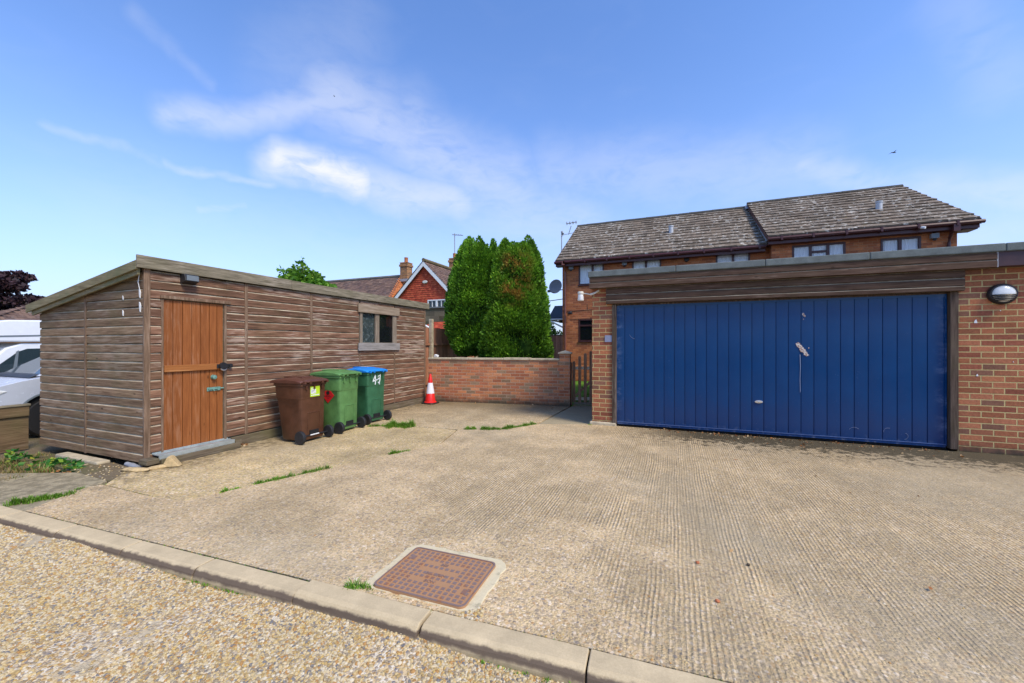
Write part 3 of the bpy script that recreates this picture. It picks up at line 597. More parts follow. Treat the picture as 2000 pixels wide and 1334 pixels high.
# door
dr_ = MB(); ws = [2.907, 3.01, 3.115, 3.22, 3.325, 3.43, 3.525, 3.602]
for a, b in zip(ws, ws[1:]): dr_.box(SX-.012, SX+.010+random.uniform(-.002, .002), a+.003, b-.003, .10+random.uniform(0, .012), 1.965)
dr_.box(SX-.02, SX-.008, 2.905, 3.602, .11, 1.965)
door = W(dr_, 'door', M['door_wood'], shed, bevel=.003)
W(MB().box(SX+.0105, SX+.04, 2.908, 3.59, 1.085, 1.165), 'door_rail', wood('door rail wood', (.27,.095,.025), (.40,.155,.045), flake=.35, pitch=3, flakecol=(.55,.30,.13), v=.1), door, bevel=.004)
hs = MB(); hs.box(SX+.041, SX+.050, 3.50, 3.70, 1.10, 1.155); hs.box(SX+.050, SX+.066, 3.655, 3.70, 1.105, 1.15)
W(hs, 'hasp', M['black'], door, bevel=.004)
Rx = Matrix.Rotation(R(90), 4, 'Y')
pd = MB().lathe([(.002,0),(.040,0),(.043,.006),(.043,.022),(.038,.028),(.002,.028)], 28, Matrix.Translation((SX+.051, 3.575, 1.105)) @ Rx)
W(pd, 'padlock', flat('polished padlock', (.70,.70,.68), .25, metal=.8, var=.05), door, smooth=True)
sh_ = MB().lathe([(.030,0),(.050,0),(.052,.02),(.046,.034),(.030,.034)], 28, Matrix.Translation((SX+.048, 3.572, 1.128)) @ Rx)
W(sh_, 'lock_guard', M['black'], door, smooth=True)
W(MB().lathe([(.002,0),(.030,0),(.032,.01),(.024,.03),(.028,.045),(.002,.05)], 22, Matrix.Translation((SX+.010, 3.47, .985)) @ Rx), 'door_knob', M['copper_green'], door, smooth=True)
bo = MB().box(SX+.010, SX+.016, 3.395, 3.565, .800, .850); bo.tube([(SX+.024, 3.41, .825), (SX+.024, 3.60, .828)], .009); bo.box(SX+.016, SX+.032, 3.52, 3.55, .805, .847); bo.tube([(SX+.024,3.47,.825),(SX+.045,3.47,.80)], .006)
W(bo, 'bolt', M['copper_green'], door)
ds = MB(); ds.box(SX+.01, SX+.16, 2.79, 3.66, .112, .122); ds.box(SX+.15, SX+.166, 2.79, 3.66, .062, .121); ds.box(SX+.01, SX+.022, 2.79, 3.66, .122, .134); ds.box(SX+.07, SX+.078, 2.79, 3.66, .122, .128)
W(ds, 'door_sill', M['steel'], shed, bevel=.002)
for a_ in ((SX+.02, SX+.19, 2.66, 2.785, .035, .095), (SX+.02, SX+.17, 3.67, 3.76, .04, .10)): W(MB().box(*a_), 'sill_block', M['plinth'], shed, bevel=.008)
# roof
rf = MB(); x0r, x1r = SB-.12, SX+.07
def slab(mb, xa, xb, ya, yb, dz0, dz1): mb.add([(xa,ya,zr(xa)+dz0),(xb,ya,zr(xb)+dz0),(xb,yb,zr(xb)+dz0),(xa,yb,zr(xa)+dz0),(xa,ya,zr(xa)+dz1),(xb,ya,zr(xb)+dz1),(xb,yb,zr(xb)+dz1),(xa,yb,zr(xa)+dz1)], [(0,3,2,1),(4,5,6,7),(0,1,5,4),(1,2,6,5),(2,3,7,6),(3,0,4,7)])
slab(rf, x0r, x1r-.025, SY0-.09, SY1+.09, .045, .062); rfo = W(rf, 'roof', M['felt'], shed)
fa = MB(); fa.box(x1r-.024, x1r, SY0-.115, 4.62, 2.305, 2.452); fa.box(x1r-.024, x1r-.001, 4.626, SY1+.11, 2.303, 2.447)
W(fa, 'fascia_board', M['fascia_wood'], shed, bevel=.004)
vb = MB(); slab(vb, x0r, x1r-.026, SY0-.115, SY0-.09, .0-.02, .085); slab(vb, x0r+.1, x1r-.05, SY0-.088, SY0-.062, -.075, .0)
W(vb, 'verge_board', wood('mossy verge board', (.13,.10,.05), (.30,.25,.14), flake=.1, pitch=5, moss=.7, mosscol=(.13,.15,.07)), shed, bevel=.004)
bb = MB(); bb.box(SB-.14, SB-.02, SY0-.10, SY1, 1.86, 1.94); W(bb, 'gutter', M['cream'], shed, bevel=.01)
# window
wf = MB(); a, b = Y['wL']+.04, Y['wR']-.04
wf.box(SX+.0, SX+.035, a, a+.06, 1.44, 2.06); wf.box(SX, SX+.035, b-.12, b, 1.44, 2.06); wf.box(SX, SX+.032, 6.66, 6.72, 1.44, 2.06); wf.box(SX+.001, SX+.033, 6.605, 6.655, 1.44, 2.06); wf.box(SX-.02, SX+.0, a, b, 1.40, 1.46)
win = W(wf, 'window', wood('window frame wood', (.16,.12,.085), (.33,.27,.20), flake=.25, rot=True, pitch=5), shed, bevel=.003)
W(MB().box(SX-.02, SX-.012, a+.03, 6.63, 1.42, 2.08), 'pane', M['pane_shed'], win); W(MB().box(SX-.021, SX-.013, 6.70, b-.08, 1.42, 2.08), 'pane', M['pane_dark'], win)
W(MB().box(SX+.034, SX+.062, Y['wL']-.03, Y['wR']+.03, 2.055, 2.225), 'head_board', wood('head board', (.19,.14,.09), (.36,.28,.20), flake=.2, pitch=3), win, bevel=.004)
W(MB().box(SX+.036, SX+.066, Y['wL']-.03, Y['wR']+.04, 1.30, 1.452), 'sill_board', M['grey_board'], win, bevel=.004)
# small things fixed on the shed
sl = thing('solar_light', 'small black solar light box fixed under the shed roof above its door', 'light', (SX+.02, 3.16, 2.24))
W(MB().poly([(SX+.02,2.19),(SX+.05,2.185),(SX+.135,2.215),(SX+.11,2.30),(SX+.02,2.31)], 'y', 3.08, 3.235), 'casing', M['black'], sl, bevel=.004)
W(MB().add([(SX+.056,3.09,2.184),(SX+.138,3.09,2.214),(SX+.138,3.225,2.214),(SX+.056,3.225,2.184)], [(0,1,2,3)]) or MB().box(SX+.137,SX+.141,3.09,3.225,2.222,2.285), 'lens', M['grey_plastic'], sl)
hk = thing('white_cable_clips', 'torn white plastic clips hanging on the corner boards of the shed end', 'cable clips', (-5.86, SY0-.02, 1.9))
for (x_, z_, h_, w_) in ((-5.80,2.02,.11,.028),(-5.795,1.86,.12,.030),(-6.15,1.985,.05,.02),(-6.15,1.80,.07,.022)):
    W(MB().poly([(x_-w_/2,z_+h_/2),(x_+w_*.1,z_+h_/2-.01),(x_+w_/2,z_+h_*.1),(x_+w_*.3,z_-h_/2),(x_-w_*.2,z_-h_*.4),(x_-w_*.5,z_)], 'y', SY0-.036, SY0-.028), 'clip', M['white'], hk)
mbk = MB(); mbk.tube([(-5.80,SY0-.035,2.07),(-5.81,SY0-.045,2.15),(-5.795,SY0-.04,2.24)], .004, 6)
W(mbk, 'cord', M['white'], hk)

# ================================================================ garage
GA = thing('brick_garage', 'flat roofed red brick garage with a wide blue up-and-over door and brown boarded fascia', 'garage', (-1.36, 7.16, 0))
gb = MB(); holes(gb, -1.36, 9.5, 0, 2.60, 7.16, 7.38, [(-1.01, 3.488, 0, 2.14)]); gb.box(-1.36, -1.14, 7.381, 13, 0, 2.60); gb.box(9.28, 9.5, 7.381, 13, 0, 2.6); gb.box(-1.139, 9.279, 12.78, 13, 0, 2.6)
W(gb, 'wall', M['brick_garage'], GA)
W(MB().box(-1.40, -.94, 7.115, 7.42, -.02, .055), 'footing', M['concrete_cap'], GA, bevel=.02)
gl = MB(); gl.box(-1.10, 3.52, 7.085, 7.158, 2.125, 2.40)
boards(gl, [(-1.10, 3.515, 2.125, 2.40)], 7.085, 2.090, 2.40, pitch=.105, axis='y', sgn=-1, proud=.028, seed=2, wander=.0015)
gu = MB(); gu.box(-1.375, 3.78, 7.015, 7.158, 2.405, 2.60)
boards(gu, [(-1.375, 3.78, 2.402, 2.60)], 7.015, 2.402, 2.61, pitch=.1, axis='y', sgn=-1, proud=.028, seed=5, wander=.0015)
W(gl, 'lintel_cladding', M['garage_clad'], GA); W(gu, 'fascia_cladding', M['garage_fascia'], GA)
W(MB().box(3.79, 9.6, 6.995, 7.158, 2.41, 2.598), 'fascia_panel', flat('plum fascia panel', (.065,.030,.034), .45, var=.2), GA, bevel=.003)
W(MB().box(3.776, 3.789, 6.985, 7.0, 2.40, 2.60), 'fascia_joint', M['lead'], GA)
fe = MB()
for a, b in zip([-1.40, .02, 1.26, 2.50, 3.85, 5.3, 7], [.02, 1.26, 2.50, 3.85, 5.3, 7, 9.7]): fe.box(a+.002, b-.002, 6.965, 7.3, 2.592, 2.695)
fe.box(-1.39, 9.69, 7.301, 13.1, 2.60, 2.665); fe.box(-1.40, -1.2, 7.302, 13.1, 2.595, 2.69)
rfg = W(fe, 'roof', M['felt'], GA, bevel=.012)
gf = MB(); gf.box(-1.008, -.935, 7.13, 7.24, .03, 2.12); gf.box(3.402, 3.486, 7.125, 7.24, .03, 2.12); gf.box(-.935, 3.415, 7.19, 7.26, 2.085, 2.124)
W(gf, 'door_frame', M['garage_frame'], GA, bevel=.004)
# ribbed door
px_lines = [1226.6,1245.5,1263.9,1282,1302,1322,1341,1362,1383,1405,1426,1448,1471,1494,1517,1541,1565.6,1591,1616,1641.7,1668.7,1694.9,1723.5,1751.6,1780.7,1810.4]
xl = [-.80+(3.20+.80)*i/25 for i in range(26)]
D0, D1, ZD0, ZD1 = -.925, 3.385, .035, 2.10
prof = []
edges = [D0]+xl+[D1]
for i, (a, b) in enumerate(zip(edges, edges[1:])):
    a2 = a+(.006 if i else .0); b2 = b-(.006 if i < len(edges)-2 else 0)
    for k in range(7):
        t = k/6; prof.append((a2+(b2-a2)*t, 7.195-.0035*4*t*(1-t)))
    if i < len(edges)-2: prof += [(b-.003, 7.205), (b+.003, 7.205)]
vs = [(x, y, ZD0+.045) for x, y in prof]+[(x, y, ZD1-.03) for x, y in prof]; n = len(prof)
dm = MB(); uvd = []
fs = [(i, i+1, n+i+1, n+i) for i in range(n-1)]
dm.add(vs, fs, uv=[[(vs[a][0], vs[a][2]) for a in f] for f in fs])
dm.box(D0, D1, 7.188, 7.212, ZD0, ZD0+.046); dm.box(D0, D1, 7.186, 7.212, ZD1-.031, ZD1); dm.box(D0-.012, D0+.010, 7.184, 7.22, ZD0+.02, ZD1-.01); dm.box(D1-.010, D1+.010, 7.184, 7.22, ZD0+.02, ZD1)
gd = W(dm, 'garage_door', M['door_blue'], GA, smooth=True)
W(MB().box(D0, D1, 7.183, 7.1875, ZD0+.036, ZD0+.044), 'door_lip', flat('worn blue edge', (.10,.16,.34), .4), gd)
W(MB().box(-.935, 3.415, 7.215, 7.235, .0, 2.12), 'door_backing', M['dark'], GA)
hd = MB().poly([(1.12+.10*math.cos(t*.3142)*.55+.09, .535+.024*math.sin(t*.3142)) for t in range(20)], 'y', 7.17, 7.188)
hd.lathe([(.002,0),(.012,0),(.012,.02),(.002,.02)], 16, Matrix.Translation((1.21, 7.165, .535)) @ Matrix.Rotation(R(-90), 4, 'X'))
W(hd, 'handle', flat('chrome handle', (.75,.77,.80), .2, metal=.9, var=.05), gd, bevel=.003)
def smear(pts, wd, seed):
    rs = random.Random(seed); mb = MB()
    for (x, z, r_) in pts:
        n_ = 9; p = [(x+r_*math.cos(k*2*math.pi/n_)*rs.uniform(.5, 1.2)*wd, z+r_*math.sin(k*2*math.pi/n_)*rs.uniform(.6, 1.3)) for k in range(n_)]
        mb.poly(p, 'y', 7.1852, 7.190)
    return mb
random.seed(5); L1 = []; L2_ = []
for i in range(16):
    t = i/15; x = 1.705+.135*t+random.uniform(-.006,.006); z = 1.445-.19*t; wq = (.018+.014*math.sin(t*3.1))*random.uniform(.7,1.3); L1.append((x-wq*.8, z-wq*.5)); L2_.append((x+wq*.8, z+wq*.5))
W(MB().poly(L1+L2_[::-1], 'y', 7.1852, 7.190), 'paint_scuff', M['scuff'], gd)
W(MB().poly([(1.742,1.27),(1.752,1.27),(1.756,1.1),(1.75,.9),(1.754,.72),(1.747,.70),(1.743,.9),(1.748,1.08)], 'y', 7.1852, 7.1885), 'paint_drip', flat('thin chalky drip', (.22,.28,.42), .7), gd)
for k, q_ in enumerate([(1.79,1.87,.024),(1.808,1.842,.014),(1.79,1.80,.007),(1.855,1.37,.012)]): W(smear([q_], .75, 4+k), 'paint_scuff', M['scuff'], gd)
mscr = flat('grey scratch', (.20,.25,.38), .7)
for cx_, cz_, r_, a0, a1 in ((2.40,.16,.07,.8,2.6),(2.78,.20,.05,1.2,3.4),(2.95,.15,.045,-1.4,1.2),(-.62,1.62,.10,3.4,4.6)):
    W(MB().tube([(cx_+r_*math.cos(a0+(a1-a0)*k/8), 7.1872, cz_+r_*math.sin(a0+(a1-a0)*k/8)) for k in range(9)], .0018, 4), 'scratch', mscr, gd)

bl = thing('bulkhead_light', 'round black bulkhead lamp with half hooded opal glass on the right brick wall', 'wall light', (3.905, 7.16, 2.07))
Ry = Matrix.Translation((3.905, 7.158, 2.07)) @ Matrix.Rotation(R(90), 4, 'X') @ Matrix.Diagonal((1.05, .97, 1, 1))
W(MB().lathe([(.002,0),(.132,0),(.137,.012),(.136,.035),(.122,.055),(.108,.058),(.106,.050),(.002,.045)], 40, Ry), 'housing', M['black'], bl, smooth=True)
W(MB().lathe([(.108,.048),(.104,.062),(.088,.078),(.055,.090),(.002,.096)], 40, Ry), 'diffuser', M['opal'], bl, smooth=True)
hb = MB()
for i, zz in enumerate((-.018, -.040, -.061, -.082)):
    hw = math.sqrt(max(0, .112**2-zz**2)); pts = [(3.905+hw*math.cos(a_), 7.158-.05-.052*math.sin(a_), 2.07+zz) for a_ in [math.pi*k/16 for k in range(17)]]
    hb.tube(pts, .0085 if i else .011, 6)
W(hb, 'hood_bar', M['black'], bl)
ss_ = thing('security_sensor', 'white plastic security lamp on a bent arm at the garage corner', 'security light', (-1.27, 7.13, 2.36))
sb = MB(); sb.tube([(-1.24,7.14,2.375),(-1.30,7.10,2.33),(-1.375,7.07,2.302)], .018, 10); sb.tube([(-1.37,7.07,2.304),(-1.50,7.03,2.328)], .010, 8)
W(sb, 'arm', M['cream'], ss_, smooth=True)
W(MB().lathe([(.002,.03),(.046,.03),(.052,.02),(.052,-.012),(.046,-.02),(.002,-.022)], 20, Matrix.Translation((-1.535,7.02,2.325))), 'cap', M['cream'], ss_, smooth=True)
W(MB().lathe([(.002,0),(.045,0),(.055,-.095),(.05,-.105),(.002,-.106)], 20, Matrix.Translation((-1.535,7.02,2.302))), 'lamp_head', M['white'], ss_, smooth=True)
pq = MB().box(-1.135, -1.012, 7.145, 7.159, 1.465, 1.58).build('door_plaque', flat('blue grey plaque', (.26,.28,.38), .5, var=.05), bevel=.003); tag(pq, 'small blank blue-grey plate on the brick pier left of the blue door', 'plaque')
# white chips on the brickwork
# ================================================================ garden wall, gate
gw = thing('garden_wall', 'low red brick garden wall with stone coping between the shed and the gate', 'brick wall', (-5.74, 8.56, 0), 8.3)
MB().box(0, 3.30, 0, .215, -.02, 1.045).build('brickwork', M['brick_wall'], gw)
cpm = MB(); xs = [-.01, .62, 1.07, 1.95, 2.60, 3.296]
for i, (a, b) in enumerate(zip(xs, xs[1:])):
    dz = [.0, .006, .002, .012, .0][i]; cpm.box(a+.003, b-.003, -.028, .245, 1.047, 1.092+dz)
cpm.build('coping', M['concrete_cap'], gw, bevel=.010)
pr = thing('gate_pier', 'square brick pier with a pointed cap at the end of the garden wall', 'gate pier', (-5.74+3.30*math.cos(R(8.3)), 8.56+3.30*math.sin(R(8.3)), 0), 8.3)
MB().box(.002, .242, -.02, .235, -.02, 1.20).build('brickwork', M['brick_wall'], pr)
pc = MB(); pc.add([(-.03,-.05,1.2),(.275,-.05,1.2),(.275,.265,1.2),(-.03,.265,1.2),(-.03,-.05,1.235),(.275,-.05,1.235),(.275,.265,1.235),(-.03,.265,1.235),(.1225,.1075,1.285)],
         [(0,3,2,1),(0,1,5,4),(1,2,6,5),(2,3,7,6),(3,0,4,7),(4,5,8),(5,6,8),(6,7,8),(7,4,8)]); pc.build('cap', M['concrete_cap'], pr, bevel=.008)
gt = thing('picket_gate', 'brown wooden picket gate rising towards the garage pier', 'gate', (-2.215, 9.30, 0), 17)
for i, (x_, zt) in enumerate([(.02,1.03),(.155,1.150),(.285,1.215),(.415,1.27),(.55,1.30),(.69,1.31)]):
    MB().poly([(x_-.034,.055),(x_+.034,.055),(x_+.034,zt-.035),(x_+.020,zt-.008),(x_,zt),(x_-.020,zt-.008),(x_-.034,zt-.035)], 'y', 0, .018).build('picket', M['gate_wood'], gt, bevel=.003)
for z_ in (.14, .865): MB().box(-.03, .78, .020, .055, z_-.035, z_+.035).build('rail', M['gate_rail'], gt, bevel=.003)
MB().poly([(.0,.18),(.05,.18),(.74,.80),(.74,.85),(.68,.85)], 'y', .021, .05).build('brace', M['gate_wood'], gt)
MB().box(-.055, -.02, .0, .07, 0, 1.0).build('latch_post', M['gate_wood'], gt, bevel=.004)
# ================================================================ wheelie bins
def bin_(label, loc, rz, mats, H=.93, wd=.46, dp=.50, kind=0):
    t = thing('wheelie_bin', label, 'wheelie bin', loc, rz, 'wheelie bins beside the shed'); body, lid = M[mats[0]], M[mats[1]]
    hb = H-.075; mb = MB(); sec = []
    for z, f, b, w_ in ((.035,-.36,.02,.40),(.06,-.375,.028,.415),(.30,-.41,.030,.428),(hb*.72,-dp+.035,.03,.448),(hb*.73,-dp+.022,.034,.458),(hb-.05,-dp,.035,wd+.004),(hb-.048,-dp-.018,.05,wd+.03),(hb,-dp-.018,.05,wd+.03)):
        w2 = w_/2; c_ = .045; sec.append([(f+c_,-w2,z),(b-c_,-w2,z),(b-c_*.3,-w2+c_*.3,z),(b,-w2+c_,z),(b,w2-c_,z),(b-c_*.3,w2-c_*.3,z),(b-c_,w2,z),(f+c_,w2,z),(f+c_*.3,w2-c_*.3,z),(f,w2-c_,z),(f,-w2+c_,z),(f+c_*.3,-w2+c_*.3,z)])
    vs = [p for s_ in sec for p in s_]; n_ = 12
    fs = [(i*n_+k, i*n_+(k+1) % n_, (i+1)*n_+(k+1) % n_, (i+1)*n_+k) for i in range(len(sec)-1) for k in range(n_)]+[tuple(range(n_))[::-1], tuple(range((len(sec)-1)*n_, len(sec)*n_))]
    mb.add(vs, fs); bo_ = mb.build('body', body, t, bevel=.004, smooth=True, ang=30)
    # recessed step panel + moulded ribs on the wheel side
    rb = MB(); rb.box(.028,.036,-.115,-.105,.16,.42); rb.box(.028,.036,.105,.115,.16,.42); rb.box(.029,.037,-.115,.115,.42,.432); rb.build('panel_moulding', body, t, bevel=.003)
    for yy in (-.14, 0, .14): MB().box(.034, .058, yy-.010, yy+.010, hb-.13 if kind else hb-.10, hb-.045).build('rib', body, t, bevel=.003)
    MB().box(.026, .0395, -.075, .085, .085, .165).build('axle_notch_shade', M['dark'], t)  # solid near-black block; the notch's shade is put into its colour
    MB().tube([(.058,-.255,.095),(.05,-.2,.095),(.034,-.12,.095),(.034,.12,.095),(.05,.2,.095),(.058,.255,.095)], .010, 10).build('axle', M['black'], t, smooth=True)
    if kind == 0: MB().tube([(.045,-.07,.098),(.045,.08,.098)], .009, 8).build('axle_sleeve', M['white'], t, smooth=True)
    # lid
    lm = MB(); zl = hb+.002; e = .012
    prof = [(-dp-.045,zl-.010),(-dp-.052,zl+.012),(-dp-.03,zl+.028),(-dp+.10,zl+.045),(-dp*.45,zl+.058),(-.06,zl+.045),(.045,zl+.028),(.060,zl+.008),(.058,zl-.004)]
    lw = wd/2+.028; vs = []; ys = [-lw,-lw+.02,-lw*.5,0,lw*.5,lw-.02,lw]; dz = [-.016,0,.010,.014,.010,0,-.016]
    for (x_, z) in prof:
        for y_, q in zip(ys, dz): vs.append((x_, y_, z+q*(1 if z > zl+.015 else .3)))
    n_ = len(ys); m_ = len(prof); fs = [(i*n_+k, i*n_+k+1, (i+1)*n_+k+1, (i+1)*n_+k) for i in range(m_-1) for k in range(n_-1)]
    fs += [tuple(range(0, n_*m_, n_)), tuple(range(n_-1, n_*m_, n_))[::-1]]; fs.append(((m_-1)*n_, (m_-1)*n_+n_-1, n_-1, 0))
    lm.add(vs, fs)
    lm.box(-dp+.03, -.10, -.085, .085, zl+.055, zl+.074)
    lo = lm.build('lid', lid, t, bevel=.004, smooth=True)
    # handle bar with hinges
    hm = MB(); hm.tube([(.085,-wd/2+.02,zl+.012),(.085,wd/2-.02,zl+.012)], .013, 10)
    for yy in (-wd/2+.03, -.11, .11, wd/2-.03): hm.box(.035, .10, yy-.014, yy+.014, zl-.018, zl+.024)
    hm.build('handle', lid if kind != 1 else body, t, bevel=.003)
    for sy in (-1, 1):
        Mx = Matrix.Translation((.058, sy*.255, .095)) @ Matrix.Rotation(R(90), 4, 'X')
        wl = MB().lathe([(.045,-.022),(.085,-.024),(.094,-.016),(.0955,0),(.094,.016),(.085,.024),(.045,.022)], 32, Mx).build('wheel', M['rubber'], t, smooth=True)
        MB().lathe([(.003,-.018),(.020,-.020),(.022,-.010),(.044,-.008),(.050,-.018),(.052,0),(.050,.018),(.044,.008),(.022,.010),(.020,.020),(.003,.018)], 24, Mx).build('hub', M['wheel_hub'], wl, smooth=True)
    return t
b1 = bin_('brown wheelie bin with a lime sticker, nearest to the shed door', (-4.985, 4.395, -.004), 1, ('bin_brown', 'bin_brown_lid'), H=.945)
b2 = bin_('light green wheelie bin with a red diamond sticker, between the brown and blue-lidded bins', (-5.02, 5.135, -.004), 3, ('bin_green', 'bin_green'), H=1.005, kind=1)
b3 = bin_('dark green wheelie bin with a bright blue lid and a white painted number 49', (-5.09, 5.87, -.003), -3, ('bin_dkgreen', 'bin_blue'), H=1.005, kind=2)
st = MB().box(.0325, .0372, -.065, .105, .655, .805).build('sticker', M['lime'], b1)
MB().box(.0373, .0380, -.055, .035, .700, .762).build('sticker_panel', M['sticker_white'], st)
MB().box(.0373, .0381, -.055, .095, .672, .684).build('sticker_line', M['sticker_white'], st)
MB().box(.0373, .0381, -.055, .0, .776, .786).build('sticker_line', M['sticker_white'], st)
tl = MB()
for k, (ya, yb, z_) in enumerate(((-.048,.0,.748),(-.048,.02,.735),(-.048,-.01,.722),(.0,.028,.712))): tl.box(.0381, .0386, ya, yb, z_-.003, z_+.003)
tl.build('sticker_print', M['lead'], st)
# red diamond on the near face of the light green bin
dx, dz_, ds_ = -.20, .60, .125
rd_ = MB().poly([(dx, dz_+ds_), (dx+ds_, dz_), (dx, dz_-ds_), (dx-ds_, dz_)], 'y', -.2285, -.2245).build('hazard_sticker', M['red_sticker'], b2)
fl = MB().poly([(dx-.03,dz_+.02),(dx-.034,dz_+.045),(dx-.018,dz_+.072),(dx-.012,dz_+.055),(dx,dz_+.095),(dx+.014,dz_+.065),(dx+.022,dz_+.076),(dx+.034,dz_+.045),(dx+.028,dz_+.02),(dx+.010,dz_+.012),(dx-.010,dz_+.012)], 'y', -.2295, -.2286)
fl.box(dx-.04, dx+.04, -.2295, -.2286, dz_+.002, dz_+.007); fl.build('flame_mark', M['ink'], rd_)
def text(body, size, mat, name, parent, M4, ext=.0006):
    cu_ = bpy.data.curves.new('t', 'FONT'); cu_.body = body; cu_.size = size; cu_.extrude = ext; cu_.align_x = 'CENTER'; cu_.align_y = 'CENTER'
    o = bpy.data.objects.new('t', cu_); C.objects.link(o); dg = bpy.context.evaluated_depsgraph_get()
    me = bpy.data.meshes.new_from_object(o.evaluated_get(dg)); bpy.data.objects.remove(o); me.transform(M4); me.materials.clear(); me.materials.append(mat)
    q = bpy.data.objects.new(name, me); C.objects.link(q); q.parent = parent; return q
VX = Matrix.Rotation(R(90), 4, 'X')
text('FLAMMABLE', .026, M['ink'], 'lettering', rd_, Matrix.Translation((dx, -.2290, dz_-.018)) @ VX)
text('GAS', .026, M['ink'], 'lettering', rd_, Matrix.Translation((dx, -.2290, dz_-.045)) @ VX)
text('2', .032, M['ink'], 'lettering', rd_, Matrix.Translation((dx, -.2290, dz_-.082)) @ VX)
# brushed 49
def stroke(mb, pts, wd=.011):
    for (a, b) in zip(pts, pts[1:]):
        d_ = Vector((b[0]-a[0], b[1]-a[1])); L_ = d_.length; n_ = Vector((-d_.y, d_.x))/L_*wd; a = (a[0]-d_.x/L_*wd*.5, a[1]-d_.y/L_*wd*.5); b = (b[0]+d_.x/L_*wd*.5, b[1]+d_.y/L_*wd*.5)
        mb.poly([(a[0]+n_.x, a[1]+n_.y), (a[0]-n_.x*.8, a[1]-n_.y*.8), (b[0]-n_.x, b[1]-n_.y), (b[0]+n_.x*.85, b[1]+n_.y*.85)], 'x', .037, .0385)
nm = MB(); stroke(nm, [(-.035,.865),(-.095,.755),(.025,.785)]); stroke(nm, [(-.035,.862),(-.030,.765),(-.038,.700)], .012)
stroke(nm, [(.082,.845),(.045,.850),(.022,.815),(.045,.790),(.080,.815)], .009); stroke(nm, [(.088,.865),(.082,.79),(.065,.72),(.066,.695)], .011); stroke(nm, [(.066,.70),(.032,.735)], .009)
nm.build('painted_number', M['chalk'], b3)
# ================================================================ cone
cn = thing('traffic_cone', 'red and white traffic cone standing in the corner by the brick wall', 'traffic cone', (-5.475, 8.24, -.003))
MB().poly([(-.17,-.13),(-.13,-.17),(.13,-.17),(.17,-.13),(.17,.13),(.13,.17),(-.13,.17),(-.17,.13)], 'z', 0, .028).build('base', M['black'], cn, bevel=.006)
cnp = lambda z: .135-(.135-.026)*(z/.70)
MB().lathe([(.002,.028),(.150,.028),(.150,.038),(cnp(.055),.055),(cnp(.24),.24),(cnp(.24)-.004,.245),(cnp(.50)-.004,.50),(cnp(.50),.505),(.040,.625),(.030,.64),(.024,.70),(.018,.712),(.002,.712)], 36).build('cone_body', M['cone_red'], cn, smooth=True)
MB().lathe([(cnp(.245)-.003,.245),(cnp(.245)+.0015,.246),(cnp(.50)+.0015,.499),(cnp(.50)-.003,.50)], 36).build('reflective_sleeve', M['cone_white'], cn, smooth=True)
# ================================================================ manhole
mh = thing('manhole_cover', 'rusty square iron manhole cover with raised studs set beside the kerb', 'manhole cover', (-1.345, 2.10, 0), 1.8)
c_ = MB(); hx, hy, rr_ = .30, .235, .035
rp = [(sx_*(hx-rr_)+rr_*math.cos(a_), sy_*(hy-rr_)+rr_*math.sin(a_)) for sx_, sy_, a0 in ((1,1,0),(-1,1,90),(-1,-1,180),(1,-1,270)) for a_ in [R(a0+15*k) for k in range(7)]]
c_.poly(rp, 'z', -.03, .018)
plate = c_.build('plate', M['iron'], mh, bevel=.003)
sd_ = MB(); nx, ny = 15, 12; px_, py_ = .56/nx, .43/ny
for i in range(nx):
    for j in range(ny):
        cx_, cy_ = -.28+px_*(i+.5), -.215+py_*(j+.5)
        if abs(cx_) < .135 and j in (3, 6, 8) : continue
        if (i, j) in ((1,8),(1,9),(13,3),(13,2)): continue
        sd_.add([(cx_-px_*.34,cy_-py_*.33,.018),(cx_+px_*.34,cy_-py_*.33,.018),(cx_+px_*.34,cy_+py_*.33,.018),(cx_-px_*.34,cy_+py_*.33,.018),(cx_-px_*.27,cy_-py_*.25,.0235),(cx_+px_*.27,cy_-py_*.25,.0235),(cx_+px_*.27,cy_+py_*.25,.0235),(cx_-px_*.27,cy_+py_*.25,.0235)], [(4,5,6,7),(0,1,5,4),(1,2,6,5),(2,3,7,6),(3,0,4,7)])
ro = [(x*1.0, y*1.0) for x, y in rp]; ri = [(x*.965, y*.955) for x, y in rp]; n_ = len(rp)
sd_.add([(x,y,.0181) for x,y in ro]+[(x*.997,y*.997,.0225) for x,y in ro]+[(x,y,.0225) for x,y in ri]+[(x,y,.018) for x,y in ri], [(a*n_+k, a*n_+(k+1)%n_, (a+1)*n_+(k+1)%n_, (a+1)*n_+k) for a in range(3) for k in range(n_)])
for (x_, y_) in ((-.242,.108),(.243,-.108)): sd_.box(x_-.017, x_+.017, y_-.022, y_+.022, .0181, .0215)
sd_.build('stud_pattern', M['iron'], plate)
for s_, y_ in (('BSS',.09),('BELGIUM',-.018),('BON',-.09)): text(s_, .034, M['iron'], 'cast_lettering', plate, Matrix.Translation((0, y_, .020)), .0022)
mr_ = MB(); rs = random.Random(5); outer = []
for k in range(48):
    a_ = 2*math.pi*k/48; cx_, cy_ = math.cos(a_), math.sin(a_); s_ = 1/max(abs(cx_)/.365, abs(cy_)/.305)
    s_ = min(s_, .43)*(1+rs.uniform(-.02, .02)); y_ = max(cy_*s_, -.232-.01*rs.random()); outer.append((cx_*s_, y_))
mr_.poly(outer, 'z', -.04, .0075); mr_.build('mortar_surround', M['mortar'], mh, bevel=.006)
sx2 = MB()
for (a, b) in ((-.02,.035),(.04,.115),(.12,.17),(.175,.225)): sx2.box(a, b, -.298, -.245, -.05, -.006+random.uniform(-.004,.004))
sx2.build('packing_brick', M['mortar'], mh, bevel=.008)
